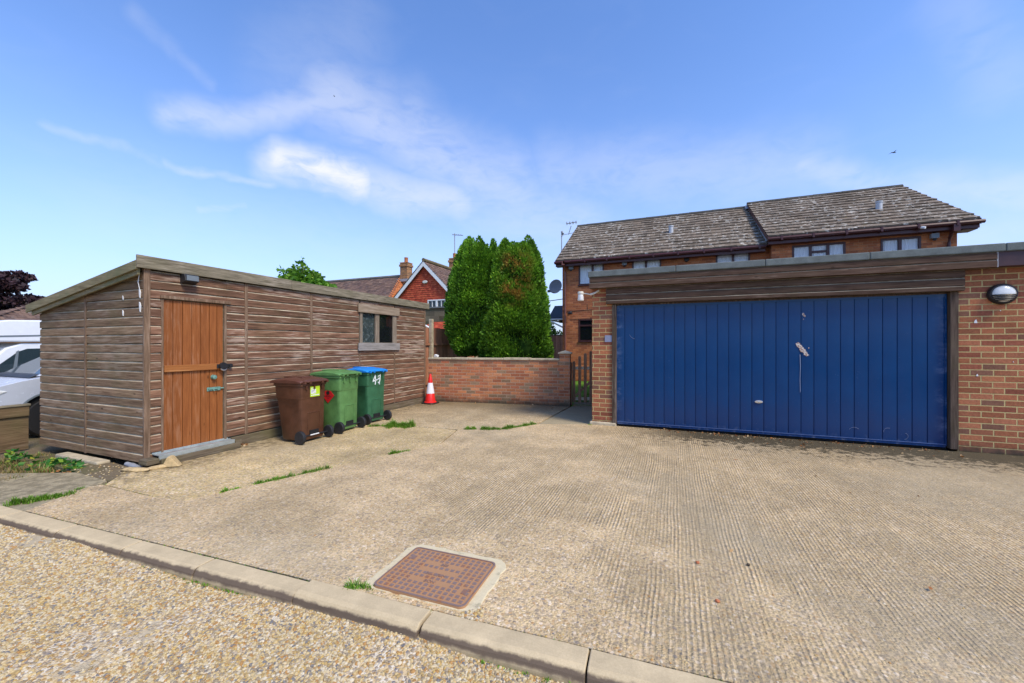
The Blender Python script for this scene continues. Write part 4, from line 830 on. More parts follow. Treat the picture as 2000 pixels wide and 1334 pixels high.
# ================================================================ stones and leaves by the shed door
def rock(name, mat, label, cat, loc, size, seed, rz=0, group=None):
    bm = bmesh.new(); bmesh.ops.create_icosphere(bm, subdivisions=2, radius=1); rs = random.Random(seed)
    for v in bm.verts: v.co = Vector((v.co.x*size[0], v.co.y*size[1], v.co.z*size[2]))*(1+rs.uniform(-.16, .16))
    me = bpy.data.meshes.new(name); bm.to_mesh(me); bm.free(); me.materials.append(mat); o = bpy.data.objects.new(name, me); C.objects.link(o); o.location = loc; o.rotation_euler = (0,0,R(rz)); return tag(o, label, cat, group)
wd_ = MB().poly([(-.11,0),(.06,0),(-.02,.115),(-.055,.12)], 'y', -.045, .045).build('stone_wedge', M['sandstone'], bevel=.006); wd_.location = (-5.42, 2.86, .0); wd_.rotation_euler = (0,0,R(40)); tag(wd_, 'upright yellow stone wedge propped under the shed door sill', 'stone')
rock('broken_slab', M['sandstone'], 'flat pointed slip of yellow stone lying by the shed corner', 'stone', (-5.62, 2.585, .012), (.16,.05,.022), 3, 20)
rock('broken_slab', M['sandstone'], 'long low yellow stone piece lying between the wedge and the shed corner', 'stone', (-5.50, 2.74, .010), (.13,.05,.022), 6, 70)
rock('white_stone', M['white_stone'], 'white lump resting on the left end of the garden wall coping', 'stone', (-5.60, 8.69, 1.125), (.065,.055,.05), 8, 10)
rock('pebble', M['bark'], 'dark grey pebble lying alone on the bare concrete in front of the blue door', 'pebble', (.44, 2.95, .008), (.012,.010,.008), 9)
rock('pebble', M['terracotta'], 'reddish pebble, the nearer of two lying on the bare concrete', 'pebble', (.22, 2.47, .008), (.014,.011,.009), 10)
rock('pebble', M['terracotta'], 'brown pebble farther from the kerb than the reddish one', 'pebble', (.14, 2.86, .008), (.013,.012,.008), 11)
bs = MB(); bs.box(-7.35, -6.35, 2.55, 2.68, -.06, .02); tag(bs.build('edging_slab', M['concrete_cap'], bevel=.015), 'mossy grey concrete edging lying under the end wall of the shed', 'concrete edging')
pp_ = MB(); pp_.tube([(-6.05,2.70,-.005),(-5.72,2.66,-.0)], .028, 12); pp_.tube([(-5.92,2.685,-.003),(-5.88,2.68,-.002)], .032, 12); tag(pp_.build('waste_pipe', M['lead'], smooth=True), 'short grey pipe poking out under the front corner of the shed', 'pipe')
# ================================================================ left fence
lf = thing('low_board_fence', 'low brown boarded fence running forward from the back corner of the shed', 'fence', (-8.6, 2.7, -.1))
fb = MB(); fb.box(-8.62, -8.595, -3.5, 2.72, -.08, .40); 
W(fb, 'panel', M['low_fence'], lf)
W(MB().box(-8.605, -8.565, -3.5, 2.72, .40, .545), 'top_rail', M['low_fence'], lf, bevel=.006)
W(MB().box(-8.64, -8.55, -3.5, 2.73, .546, .575), 'capping', M['fascia_wood'], lf, bevel=.005)
for yy in (-2.4, -.6, 1.2): W(MB().box(-8.72, -8.625, yy-.05, yy+.05, -.1, .56), 'post', M['low_fence'], lf)
# ================================================================ main brick house
HY, HY2 = 15.54, 15.20
ho = thing('brick_house', 'long two storey red brick house with a lichened tile roof standing behind the garage', 'house', (-4.13, HY, 0))
hm = MB()
wins = [(-3.48,-2.50,3.74,4.60),(-1.46,-.44,3.60,4.57),(1.33,2.37,3.60,4.57)]
low = (-3.48,-2.86,1.54,2.41)
holes(hm, -4.13, 2.92, 0, 4.66, HY, HY+.25, [*wins, low])
hm.box(-4.13, -3.90, HY+.251, 22.9, 0, 4.66); hm.poly([(HY, 4.66), (22.9, 4.66), (19.1, 7.0)], 'x', -4.13, -3.90)
hm.box(-3.899, 7.3, 22.65, 22.9, 0, 4.6)
wins2 = [(3.48,4.86,3.60,4.57),(5.70,6.62,3.60,4.57)]
holes(hm, 2.92, 7.40, 0, 4.76, HY2, HY2+.25, wins2); hm.box(2.92, 3.15, HY2+.251, HY+.3, 0, 4.7)
hm.box(7.17, 7.40, HY2+.251, 22.6, 0, 4.74); hm.poly([(HY2, 4.76), (22.6, 4.76), (18.95, 7.1)], 'x', 7.17, 7.40)
W(hm, 'wall', M['brick_house'], ho)
window(ho, *wins[0], HY, mulls=[-2.93]); window(ho, *wins[1], HY, mulls=[-.97]); window(ho, *wins[2], HY, mulls=[1.86])
window(ho, *wins2[0], HY2, mulls=[3.97, 4.42], trans=[(3.97,4.42,4.33)]); window(ho, *wins2[1], HY2, mulls=[6.15])
window(ho, *low, HY, trans=[(-3.48,-2.86,2.16)], pane='pane_dark', cur=False)
vl = Vector((0, 3.86, 2.40)).normalized()
r1 = roof('roof', M['tile_house'], ho, (-4.33, 15.24, 4.70), (1,0,0), vl, 7.15, 4.56, tw=.33, gauge=.325, seed=3, jit=2, th=.045)
r2 = roof('roof', M['tile_house'], ho, (2.77, 14.90, 4.86), (1,0,0), (0, 4.05, 2.36), 4.97, 4.70, tw=.33, gauge=.325, seed=5, jit=2, th=.045)
W(MB().poly([(15.22,4.66),(19.1,7.08),(23.2,4.66)], 'x', -4.30, 2.80), 'roof_deck', M['lead'], ho)
W(MB().poly([(14.88,4.81),(18.95,7.18),(22.9,4.81)], 'x', 2.80, 7.71), 'roof_deck', M['lead'], ho)
rdm = MB()
for i in range(16): rdm.tube([(-4.33+.447*i, 19.10, 7.10+.006*(i % 2)), (-4.33+.447*(i+1)-.008, 19.10, 7.10)], .085, 10)
for i in range(11): rdm.tube([(2.77+.452*i, 18.95, 7.20+.006*(i % 2)), (2.77+.452*(i+1)-.008, 18.95, 7.20)], .085, 10)
W(rdm, 'ridge_tile', flat('dark ridge tile', (.085,.085,.075), .9, var=.3, sc_=5), ho)
vg = MB(); 
def verge(mb, x0, x1, ya, za, yb, zb, h): mb.poly([(ya, za-h), (ya, za), (yb, zb), (yb, zb-h)], 'x', x0, x1)
verge(vg, -4.345, -4.315, 15.23, 4.72, 19.1, 7.12, .16); verge(vg, 2.765, 2.79, 14.89, 4.86, 18.95, 7.22, .16); verge(vg, 7.72, 7.745, 14.89, 4.87, 18.95, 7.22, .16)
vg.box(-4.33, 2.76, 15.26, 15.30, 4.48, 4.66); vg.box(2.78, 7.73, 14.93, 14.97, 4.62, 4.82); vg.box(-4.33, 2.76, 15.30, 15.54, 4.485, 4.51); vg.box(2.78, 7.73, 14.97, 15.2, 4.625, 4.65); vg.box(7.41, 7.72, 14.98, 15.4, 4.6, 4.64)
W(vg, 'fascia', M['maroon'], ho)
W(MB().poly([(18.6,6.93),(18.95,7.16),(19.3,6.93)], 'x', 2.70, 2.762), 'verge_flashing', M['lead'], ho)
gm = MB(); gm.tube([(-4.36,15.18,4.62),(2.76,15.18,4.62)], .055, 8); gm.tube([(2.76,14.84,4.77),(7.78,14.84,4.77)], .055, 8)
for i in range(9): gm.box(-4.0+.82*i, -3.95+.82*i, 15.12, 15.25, 4.55, 4.685)
for i in range(6): gm.box(3.1+.82*i, 3.15+.82*i, 14.78, 14.91, 4.70, 4.835)
W(gm, 'gutter', M['maroon'], ho, smooth=True)
dm_ = MB(); dm_.tube([(-4.0,15.18,4.60),(-4.0,15.44,4.40),(-4.0,15.48,4.30),(-4.0,15.48,0)], .038, 10); dm_.box(-4.05,-3.95,15.12,15.25,4.5,4.66)
W(dm_, 'downpipe', M['pipe'], ho, smooth=True)
d2 = MB(); d2.tube([(7.2,14.84,4.75),(7.2,15.1,4.45),(7.2,15.14,4.3),(7.2,15.14,0)], .038, 10); d2.box(7.14,7.28,14.8,15.0,4.55,4.75); W(d2, 'downpipe', M['maroon'], ho, smooth=True)
for (x_, y_, z_) in ((-.12,17.05,5.80),(6.15,16.5,5.74)):
    v_ = MB(); v_.lathe([(.002,-.35),(.085,-.35),(.085,.22),(.10,.23),(.10,.27),(.002,.30)], 18, Matrix.Translation((x_, y_, z_+.05)))
    W(v_, 'roof_vent', flat('pale vent pipe', (.50,.52,.54), .6, var=.1), ho, smooth=True)
    W(MB().add([(x_-.22,y_-.25,z_-.20),(x_+.22,y_-.25,z_-.20),(x_+.22,y_+.2,z_+.08),(x_-.22,y_+.2,z_+.08)], [(0,1,2,3)]) or MB().poly([(x_-.2,y_-.25),(x_+.2,y_-.25),(x_+.2,y_-.22),(x_-.2,y_-.22)], 'z', z_-.17, z_-.10), 'vent_flashing', M['lead'], ho)
W(MB().lathe([(.002,0),(.075,0),(.085,.03),(.06,.05),(.002,.05)], 18, Matrix.Translation((.405, HY, 4.44)) @ Matrix.Rotation(R(90), 4, 'X')), 'extractor_vent', M['black'], ho)
cb_ = MB(); cb_.tube([(-4.1,HY-.01,2.72),(-2.9,HY-.01,2.78)], .008, 5); cb_.tube([(-3.83,HY-.012,2.42),(-2.8,HY-.012,2.45)], .006, 5); cb_.tube([(-3.13,HY-.012,2.78),(-3.13,HY-.012,3.0)], .006, 5); W(cb_, 'wall_cable', M['black'], ho)
# porch on the gable end
pm = MB(); verge(pm, -4.95, -4.14, 16.3, 2.55, 17.3, 3.15, .12); verge(pm, -4.95, -4.14, 18.3, 2.55, 17.3, 3.15, .12)
W(MB().add([(-5.0,16.2,2.52),(-4.14,16.2,2.52),(-4.14,17.3,3.17),(-5.0,17.3,3.17),(-5.0,18.4,2.52),(-4.14,18.4,2.52)], [(0,1,2,3),(3,2,5,4)]) or pm, 'porch_roof', M['black'], ho)
tm = MB(); tm.tube([(-4.97,16.35,2.45),(-4.97,17.3,3.02)], .035, 4); tm.tube([(-4.97,18.25,2.45),(-4.97,17.3,3.02)], .035, 4); tm.tube([(-4.97,16.4,2.48),(-4.97,18.2,2.48)], .035, 4); tm.tube([(-4.97,17.3,2.5),(-4.97,17.3,3.0)], .03, 4); tm.tube([(-4.95,16.3,2.46),(-4.16,16.3,2.06)], .035, 4); tm.tube([(-4.97,16.3,2.48),(-4.16,16.3,2.48)], .03, 4)
W(tm, 'porch_truss', M['white'], ho)
def flood(x, y, z, lab):
    t = thing('floodlight', lab, 'floodlight', (x, y, z)); m_ = MB().box(x-.085, x+.085, y-.14, y-.02, z-.05, z+.09); m_.box(x-.03, x+.03, y-.02, y, z-.03, z+.05); W(m_, 'housing', M['lead'], t, bevel=.01)
    W(MB().box(x-.07, x+.07, y-.1455, y-.1405, z-.035, z+.07), 'lamp_glass', M['grey_plastic'], t); W(MB().lathe([(.002,-.03),(.03,-.03),(.045,0),(.04,.03),(.002,.03)], 12, Matrix.Translation((x, y-.09, z-.085))), 'sensor', M['black'], t, smooth=True)
flood(-3.76, HY, 4.42, 'small grey floodlight beside the downpipe at the left end of the brick house'); flood(-1.73, HY, 4.44, 'small grey floodlight under the eaves between two upstairs windows'); 
fl3 = flood(6.88, HY2, 4.50, 'pale floodlight near the right end of the brick house')
cc = thing('wall_camera', 'small black security camera on the brick house above its small window', 'camera', (-3.80, HY, 2.66))
cm_ = MB(); cm_.lathe([(.002,0),(.05,0),(.05,.03),(.02,.05),(.002,.05)], 16, Matrix.Translation((-3.80, HY, 2.70)) @ Matrix.Rotation(R(90), 4, 'X')); cm_.tube([(-3.80,HY-.05,2.70),(-3.80,HY-.12,2.66)], .015); W(cm_, 'bracket', M['black'], cc)
W(MB().tube([(-3.87,HY-.14,2.66),(-3.70,HY-.20,2.64)], .042, 12), 'camera_body', M['black'], cc, smooth=True)
wd2 = thing('wall_sensor', 'tiny white spotlight under the eaves at the right end of the brick house', 'spotlight', (6.5, HY2, 4.62)); W(MB().tube([(6.42,14.86,4.74),(6.52,14.75,4.70)], .035, 10), 'lamp_head', M['white'], wd2, smooth=True); W(MB().tube([(6.5,14.9,4.74),(6.5,14.82,4.73)], .012), 'bracket', M['white'], wd2)
# satellite dish and aerials
sdh = thing('satellite_dish', 'grey satellite dish on the gable end of the brick house', 'satellite dish', (-4.14, 15.75, 3.7))
MD = Matrix.Translation((-4.42, 15.62, 3.75)) @ Matrix.Rotation(R(82), 4, 'X') @ Matrix.Rotation(R(-12), 4, 'Y')
W(MB().lathe([(.002,0),(.12,.010),(.22,.035),(.285,.06),(.29,.052),(.22,.025),(.12,.0),(.002,-.01)], 30, MD), 'dish', flat('grey mesh dish', (.14,.15,.17), .5), sdh, smooth=True)
W(MB().tube([(-4.14,15.8,3.65),(-4.35,15.75,3.62),(-4.42,15.65,3.72)], .018), 'bracket', M['black'], sdh)
W(MB().tube([(-4.45,15.62,3.52),(-4.62,15.25,3.50)], .012).__class__().tube([(-4.45,15.62,3.5),(-4.60,15.25,3.52)], .014), 'feed_arm', M['black'], sdh); W(MB().box(-4.65,-4.56,15.2,15.3,3.49,3.58), 'receiver', M['black'], sdh)
ae = thing('tv_aerial', 'thin grey television aerial behind the left end of the brick house roof', 'aerial', (-4.6, 17.6, 4.8))
am = MB(); am.tube([(-4.69,17.5,4.9),(-4.69,17.5,6.45)], .022); am.tube([(-4.69,17.5,6.33),(-4.1,17.6,6.42)], .012); am.tube([(-4.69,17.5,6.3),(-4.62,17.5,6.40),(-4.69,17.5,6.5)], .05)
W(am, 'mast', M['lead'], ae)
a2 = thing('roof_aerial', 'small dark aerial poking above the left ridge end of the brick house', 'aerial', (-4.4, 19.1, 6.9)); am = MB()
am.tube([(-4.75,19,6.75),(-4.62,19,7.15)], .02); am.tube([(-4.85,19,7.28),(-4.35,19.0,7.32)], .02)
for i in range(4): am.tube([(-4.83+.15*i,18.85,7.28),(-4.83+.15*i,19.15,7.31)], .015, 5); am.tube([(-4.83+.15*i,19,7.22),(-4.83+.15*i,19,7.38)], .018, 5)
W(am, 'mast', M['lead'], a2)
pwr = MB().tube([(-4.2,16.4,3.35),(-9,19,3.25),(-16,22.6,3.6)], .018, 5).build('power_cable', M['black']); tag(pwr, 'thin overhead cable running from the brick house to behind the conifers', 'cable')
# far right fence and shrub seen beside the house
ff = thing('back_fence', 'dark brown fence seen between the conifers and the brick house', 'fence', (-7.5, 22, 0)); fm_ = MB()
for i in range(26): fm_.box(-8.0+.15*i, -7.855+.15*i, 22.0+(i % 2)*.012, 22.03+(i % 2)*.012, 0, 1.93)
W(fm_, 'panel', M['fence_panel'], ff); W(MB().box(-8, -4.1, 21.98, 22.06, 1.931, 1.97), 'capping', M['plinth'], ff)

# ================================================================ brown fence behind the wall
bf = thing('closeboard_fence', 'tall brown closeboard fence behind the garden wall left of the conifers', 'fence', (-6.44, 8.9, 0))
fm_ = MB()
i = 0; yy = 8.9
while yy < 19: fm_.poly([(-6.44,yy),(-6.425,yy),(-6.412,yy+.115),(-6.44,yy+.115)], 'z', 0, 1.89+.004*(i % 3)); yy += .105; i += 1
W(fm_, 'panel', M['fence_panel'], bf)
for (yy, zz, x_) in ((9.62,2.14,-6.36),(12.4,1.95,-6.38),(15.2,1.95,-6.38)): W(MB().box(x_-.05, x_+.05, yy-.05, yy+.05, 0, zz), 'post', M['concrete_cap'], bf, bevel=.008)
W(MB().box(-6.40, -6.37, 8.9, 19, .30, .36).box(-6.40, -6.37, 8.9, 19, 1.4, 1.46), 'rail', M['fence_panel'], bf)

# ================================================================ red gabled house
GY = 18.6; gx = -12.72; ap = 6.0; hw = 2.75; ez = ap-hw*.98
rh = thing('tile_hung_house', 'house with a red tile-hung gable and white bargeboards behind the shed', 'house', (gx, GY, 0))
gm_ = MB(); holes(gm_, gx-hw+.15, gx+hw-.15, -.5, ez, GY+.06, GY+.3, [(-12.5,-11.35,3.05,3.86),(-14.9,-13.2,2.95,3.72)]); gm_.poly([(gx-hw+.1, ez), (gx+hw-.1, ez), (gx, ap-.12)], 'y', GY+.06, GY+.3)
gm_.box(gx-hw+.15, gx-hw+.4, GY+.301, GY+11, -.5, ez); gm_.box(gx+hw-.4, gx+hw-.15, GY+.301, GY+11, -.5, ez); gm_.box(gx-hw+.15, gx+hw-.15, GY+10.7, GY+11, -.5, ez)
W(gm_, 'wall', M['brick_chimney'], rh)
hs_ = [(-12.5,-11.35,3.0,3.90),(-14.9,-13.2,2.9,3.76)]
roof('gable_tiles', M['tile_red'], rh, (gx-hw, GY+.05, 2.0), (1,0,0), (0,0,1), 2*hw, ap-2.0-.15, tw=.17, gauge=.115, th=.03, seed=11, lim=lambda v: (max(.1, (v+2.22-ez)/.98+.05), 2*hw-max(.1, (v+2.22-ez)/.98+.05)))
bb_ = MB()
for sg in (-1, 1):
    P0 = (gx+sg*(hw+.12), ez-.16); P1 = (gx, ap-.02)
    bb_.poly([(P0[0], P0[1]), (P1[0], P1[1]), (P1[0], P1[1]-.26), (P0[0]-sg*.0, P0[1]-.26)] if sg < 0 else [(P0[0], P0[1]-.26), (P1[0], P1[1]-.26), (P1[0], P1[1]), (P0[0], P0[1])], 'y', GY-.16-.002*sg, GY-.12)
W(bb_, 'bargeboard', M['white'], rh)
sl_ = math.hypot(hw+.15, (hw+.15)*.98)
roof('roof', M['tile_brown'], rh, (gx+hw+.15, GY-.17, ez-.17), (0,1,0), (-1, 0, .98), 11.3, sl_, tw=.22, gauge=.2, seed=12)
roof('roof', M['tile_brown'], rh, (gx-hw-.15, GY+11.1, ez-.17), (0,-1,0), (1, 0, .98), 11.3, sl_, tw=.22, gauge=.2, seed=13)
W(MB().tube([(gx, GY-.15, ap+.06), (gx, GY+11, ap+.06)], .10, 8), 'ridge_tile', flat('mossy ridge tile', (.20,.16,.08), .9, var=.35, sc_=4), rh)
def cas(parent, x0, x1, z0, z1, y, n):
    mb = MB(); f = .06; mb.box(x0, x1, y-.06, y+.04, z0, z0+f); mb.box(x0, x1, y-.06, y+.04, z1-f, z1)
    for i in range(n+1):
        xc = x0+(x1-x0)*i/n; mb.box(max(x0, xc-.06), min(x1, xc+.06), y-.058, y+.038, z0+f, z1-f)
    for i in range(n):
        a = x0+(x1-x0)*i/n; b = x0+(x1-x0)*(i+1)/n; mb.box((a+b)/2-.018, (a+b)/2+.018, y-.045, y+.0, z0+f, z1-f); mb.box(a+.061, b-.061, y-.044, y-.001, (z0+z1)/2-.015, (z0+z1)/2+.015)
    wf_ = W(mb, 'window', M['white'], parent); W(MB().box(x0+.02, x1-.02, y-.01, y, z0+.02, z1-.02), 'pane', M['van_glass'], wf_)
cas(rh, -12.5, -11.35, 3.05, 3.86, GY, 2); cas(rh, -14.9, -13.2, 2.95, 3.72, GY, 3)
ab = MB().lathe([(.002,0),(.16,0),(.17,.03),(.13,.07),(.002,.08)], 20, Matrix.Translation((gx+.02, GY+.02, 4.86)) @ Matrix.Rotation(R(90), 4, 'X') @ Matrix.Diagonal((1, .55, 1, 1)))
W(ab, 'alarm_box', M['cream'], rh, smooth=True)
# chimney on the red house with aerial
def chimney(parent, x, y, z0, z1, w_, d_, pot=1):
    mb = MB(); mb.box(x-w_, x+w_, y-d_, y+d_, z0, z1); mb.box(x-w_-.05, x+w_+.05, y-d_-.05, y+d_+.05, z1-.22, z1-.08); mb.box(x-w_-.02, x+w_+.02, y-d_-.02, y+d_+.02, z1, z1+.06); mb.box(x-w_-.03, x+w_+.03, y-d_-.03, y+d_+.03, z0+(z1-z0)*.42, z0+(z1-z0)*.42+.10)
    c_ = W(mb, 'chimney', M['brick_chimney'], parent); W(MB().lathe([(.002,0),(.13,0),(.12,.12),(.12,.30),(.14,.34),(.10,.36),(.002,.36)], 18, Matrix.Translation((x, y, z1+.06))), 'chimney_pot', M['terracotta'], c_, smooth=True); return c_
c2 = chimney(rh, -13.62, 23.4, 4.7, 7.10, .27, .30)
ta = thing('chimney_aerial', 'tall thin television aerial on the chimney behind the left conifer', 'aerial', (-13.6, 23.3, 7.5))
am = MB(); am.tube([(-13.6,23.35,7.4),(-13.6,23.35,8.85)], .028, 6); am.tube([(-13.75,23.3,8.76),(-13.05,23.5,8.70)], .022, 6)
for i in range(5): am.tube([(-13.65+.13*i,23.1+.04*i,8.755-.010*i),(-13.65+.13*i,23.5+.04*i,8.755-.010*i)], .012, 5)
W(am, 'mast', M['lead'], ta)
# ================================================================ brown roofed house
bh = thing('brown_roofed_house', 'low house with a long dark brown tiled roof rising behind the shed', 'house', (-18, 23, 0))
W(MB().box(-31, -15.7, 18.8, 25.2, -.5, 3.5).poly([(18.8,3.5),(22,5.7),(25.2,3.5)], 'x', -30.9, -17.1), 'wall', M['brick_chimney'], bh)
LA = math.hypot(3.6, 2.55); roof('roof', M['tile_brown'], bh, (-31.4, 18.4, 3.40), (1,0,0), (0, 3.6, 2.55), 16.0, LA, tw=.26, gauge=.24, seed=21, jit=1.6, lim=lambda v: (0, 16.0-1.5*v/LA))
roof('roof', M['tile_brown'], bh, (-15.4, 25.6, 3.40), (-1,0,0), (0, -3.6, 2.55), 16.0, LA, tw=.4, gauge=.4, seed=22, lim=lambda v: (1.5*v/LA, 16))
LH = math.hypot(1.5, 2.55); roof('hip_tiles', M['tile_orange'], bh, (-15.4, 18.4, 3.40), (0,1,0), (-1.5, 0, 2.55), 7.2, LH, tw=.2, gauge=.16, seed=23, lim=lambda v: (3.6*v/LH, 7.2-3.6*v/LH))
W(MB().tube([(-31.4,22,5.98),(-16.9,22,5.98)], .11, 8), 'ridge_tile', flat('grey ridge tile', (.16,.15,.13), .9, var=.25, sc_=4), bh)
ch1 = chimney(bh, -16.5, 22.0, 5.0, 6.78, .28, .28); W(MB().box(-16.95, -16.1, 21.6, 22.3, 5.55, 5.72), 'lead_flashing', M['lead'], bh)
# ================================================================ block outbuilding, lean-to conservatory, weather vane
ob = thing('block_outbuilding', 'mossy concrete block outbuilding wall seen above the brown fence', 'outbuilding', (-9.5, 14.4, 0))
bm_ = MB(); bm_.box(-10.9, -7.9, 14.2, 14.42, -.1, 2.93); bm_.box(-10.9, -10.7, 14.421, 17, -.1, 2.93); bm_.box(-8.1, -7.9, 14.421, 17, -.1, 2.93); bm_.box(-10.9, -7.9, 17.0, 17.2, -.1, 2.93)
W(bm_, 'wall', M['blocks'], ob); W(MB().box(-10.95, -7.85, 14.15, 17.25, 2.931, 2.99), 'roof', M['felt'], ob)
lt = thing('lean_to', 'lean-to with a red tiled slope and white glazing bars above the brown fence', 'lean-to', (-8.6, 13.2, 0))
W(MB().box(-9.9, -7.2, 13.15, 14.15, -.1, 1.9), 'wall', M['brick_chimney'], lt)
roof('roof', M['tile_red'], lt, (-9.3, 13.0, 1.90), (1,0,0), (0, 1.15, .46), 2.2, 1.2, tw=.17, gauge=.13, seed=31)
lb = MB(); lb.tube([(-9.30,12.85,2.38),(-7.95,12.85,1.78)], .04, 4); lb.tube([(-9.45,12.85,2.30),(-8.15,12.85,1.72)], .035, 4); lb.tube([(-9.2,12.9,2.42),(-9.5,12.9,2.44)], .05, 4)
W(lb, 'glazing_bar', M['white'], lt); W(MB().add([(-9.35,12.86,2.33),(-8.0,12.86,1.74),(-8.2,12.9,1.70),(-9.45,12.9,2.26)], [(0,1,2,3)]) or MB().poly([(-9.35,2.34),(-8.0,1.75),(-8.14,1.74),(-9.42,2.31)], 'y', 12.86, 12.87), 'pane', M['van_glass'], lt)
wvn = thing('weather_vane', 'black weather vane with compass letters above the far end of the shed roof', 'weather vane', (-6.92, 9.2, 2.0)); X, Yv = -6.92, 9.2
vm_ = MB(); vm_.tube([(X,Yv,1.5),(X,Yv,2.60)], .010, 8)
W(vm_, 'pole', M['black'], wvn)
vm_ = MB(); vm_.tube([(X-.24,Yv-.10,2.50),(X+.24,Yv+.10,2.42)], .007, 6); vm_.tube([(X+.08,Yv-.2,2.46),(X-.08,Yv+.2,2.46)], .007, 6); W(vm_, 'compass_arm', M['black'], wvn)
vm_ = MB(); vm_.poly([(X-.11,2.50),(X-.04,2.52),(X+.03,2.50),(X+.10,2.53),(X+.13,2.59),(X+.08,2.60),(X+.03,2.57),(X-.03,2.58),(X-.06,2.63),(X-.09,2.58),(X-.15,2.56)], 'y', Yv-.006, Yv+.006); vm_.tube([(X-.26,Yv-.1,2.50),(X-.22,Yv-.09,2.56)], .018, 6); W(vm_, 'arrow_figure', M['black'], wvn)
text('N', .13, M['black'], 'letter', wvn, Matrix.Translation((.26, .10, .36)) @ VX, .006)
text('W', .11, M['black'], 'letter', wvn, Matrix.Translation((-.27, -.10, .50)) @ VX, .006)
# ================================================================ far left bungalow
bg_ = thing('far_bungalow', 'low brown tiled bungalow beyond the motorhome', 'bungalow', (-34, 10.5, -.5))
W(MB().box(-37, -29.5, 7, 16, -.5, 1.9), 'wall', M['brick_chimney'], bg_)
rr1 = roof('roof', M['tile_brown'], bg_, (-29.2, 6.6, 1.85), (0,1,0), (-4.0, 0, 1.75), 10, 4.36, tw=.33, gauge=.3, seed=41, lim=lambda v: (v*.91, 10-v*.91))
rr2 = roof('roof', M['tile_brown'], bg_, (-37.3, 6.6, 1.85), (1,0,0), (0, 4.0, 1.75), 8.1, 4.36, tw=.33, gauge=.3, seed=42, lim=lambda v: (v*.91, 8.1-v*.91))
bg2 = thing('far_low_house', 'low house with a reddish brown roof under the copper-leaved tree', 'house', (-36, 6, -.5))
W(MB().box(-44, -31, 0, 5.6, -.5, 1.7), 'wall', M['brick_chimney'], bg2)
roof('roof', M['tile_orange'], bg2, (-30.7, -.5, 1.7), (0,1,0), (-3.4, 0, 1.3), 6.4, 3.6, tw=.33, gauge=.3, seed=43)

# ================================================================ vehicles
def arch_profile(pts, cy, cz, r, n=14):  # insert a wheel arch into the bottom run
    out = []
    for p in pts: out.append(p)
    return out
mh_ = thing('motorhome', 'white coachbuilt motorhome parked behind the shed', 'motorhome', (-14.0, 5.6, -.45))
x0, x1 = -15.05, -13.0; b = -.45
cabp = [(3.05,b+.35),(2.72,b+.42),(2.62,b+.85),(2.80,b+1.05),(3.20,b+1.16),(3.62,b+1.30),(4.02,b+1.80),(4.25,b+1.90),(5.6,b+1.92),(5.6,b+.35),(3.95,b+.35),(3.90,b+.55),(3.75,b+.68),(3.55,b+.72),(3.35,b+.68),(3.2,b+.55),(3.15,b+.35)]
cabp = [(y_-.22, z_) for y_, z_ in cabp]
W(MB().poly(cabp[::-1], 'x', x0+.08, x1-.02), 'cab', M['van_white'], mh_, bevel=.03)
W(MB().poly([(5.38,b+.45),(10.6,b+.45),(10.6,b+2.85),(5.38,b+2.85)][::-1], 'x', x0, x1+.03), 'coach_body', M['van_white'], mh_, bevel=.04)
lu = [(3.22,b+1.93),(3.08,b+2.02),(3.15,b+2.12),(3.50,b+2.30),(3.95,b+2.39),(4.7,b+2.42),(5.36,b+2.45),(5.36,b+1.95),(4.2,b+1.925)]
W(MB().poly([(y_-.12, z_) for y_, z_ in lu][::-1], 'x', x0, x1+.03), 'overcab_pod', M['van_white'], mh_, bevel=.03)
W(MB().poly([(3.1,b+2.03),(5.2,b+2.13),(5.2,b+2.10),(3.6,b+2.02),(3.1,b+2.0)][::-1], 'x', x1+.031, x1+.036), 'graphic_stripe', M['grey_plastic'], mh_)
dw = [(3.62,b+1.20),(3.68,b+1.42),(3.97,b+1.72),(4.10,b+1.78),(4.80,b+1.80),(4.80,b+1.36),(4.2,b+1.24)]
W(MB().poly(dw[::-1], 'x', x1-.019, x1-.012), 'side_window', M['van_glass'], mh_); W(MB().poly([(3.88,b+1.22),(3.94,b+1.23),(3.98,b+1.75),(3.94,b+1.72)][::-1], 'x', x1-.0115, x1-.005), 'window_divider', M['grey_plastic'], mh_)
W(MB().poly([(3.40,b+1.30),(3.80,b+1.78),(3.84,b+1.76),(3.46,b+1.28)][::-1], 'x', x0+.16, x1-.10), 'windscreen', M['van_glass'], mh_)
def wheel(parent, x, y, z, r, w_):
    Mx = Matrix.Translation((x, y, z)) @ Matrix.Rotation(R(90), 4, 'Y')
    t = W(MB().lathe([(r*.62,-w_/2),(r*.92,-w_/2),(r,-w_*.35),(r,w_*.35),(r*.92,w_/2),(r*.62,w_/2)], 36, Mx), 'wheel', M['rubber'], parent, smooth=True)
    W(MB().lathe([(.003,w_*.30),(.05,w_*.42),(.07,w_*.36),(r*.5,w_*.30),(r*.58,w_*.46),(r*.64,w_*.48),(r*.64,-w_*.4),(.003,-w_*.4)], 30, Mx), 'rim', M['lead'], t, smooth=True)
for yy in (3.33, 8.8): wheel(mh_, x1-.14, yy, b+.34, .34, .22); wheel(mh_, x0+.2, yy, b+.34, .34, .22)
W(MB().box(x1-.03, x1+.14, 3.45, 3.60, b+1.22, b+1.48), 'door_mirror', M['black'], mh_, bevel=.03)
ca = thing('silver_car', 'silver car with its front wing showing past the end of the shed', 'car', (-10.4, 4.6, -.10)); b = -.10
x0, x1 = -11.2, -9.48; wy = 3.28
def arc(cy, r, a0, a1, n=12): return [(cy+r*math.cos(R(a0+(a1-a0)*k/n)), b+.33+r*math.sin(R(a0+(a1-a0)*k/n))) for k in range(n+1)]
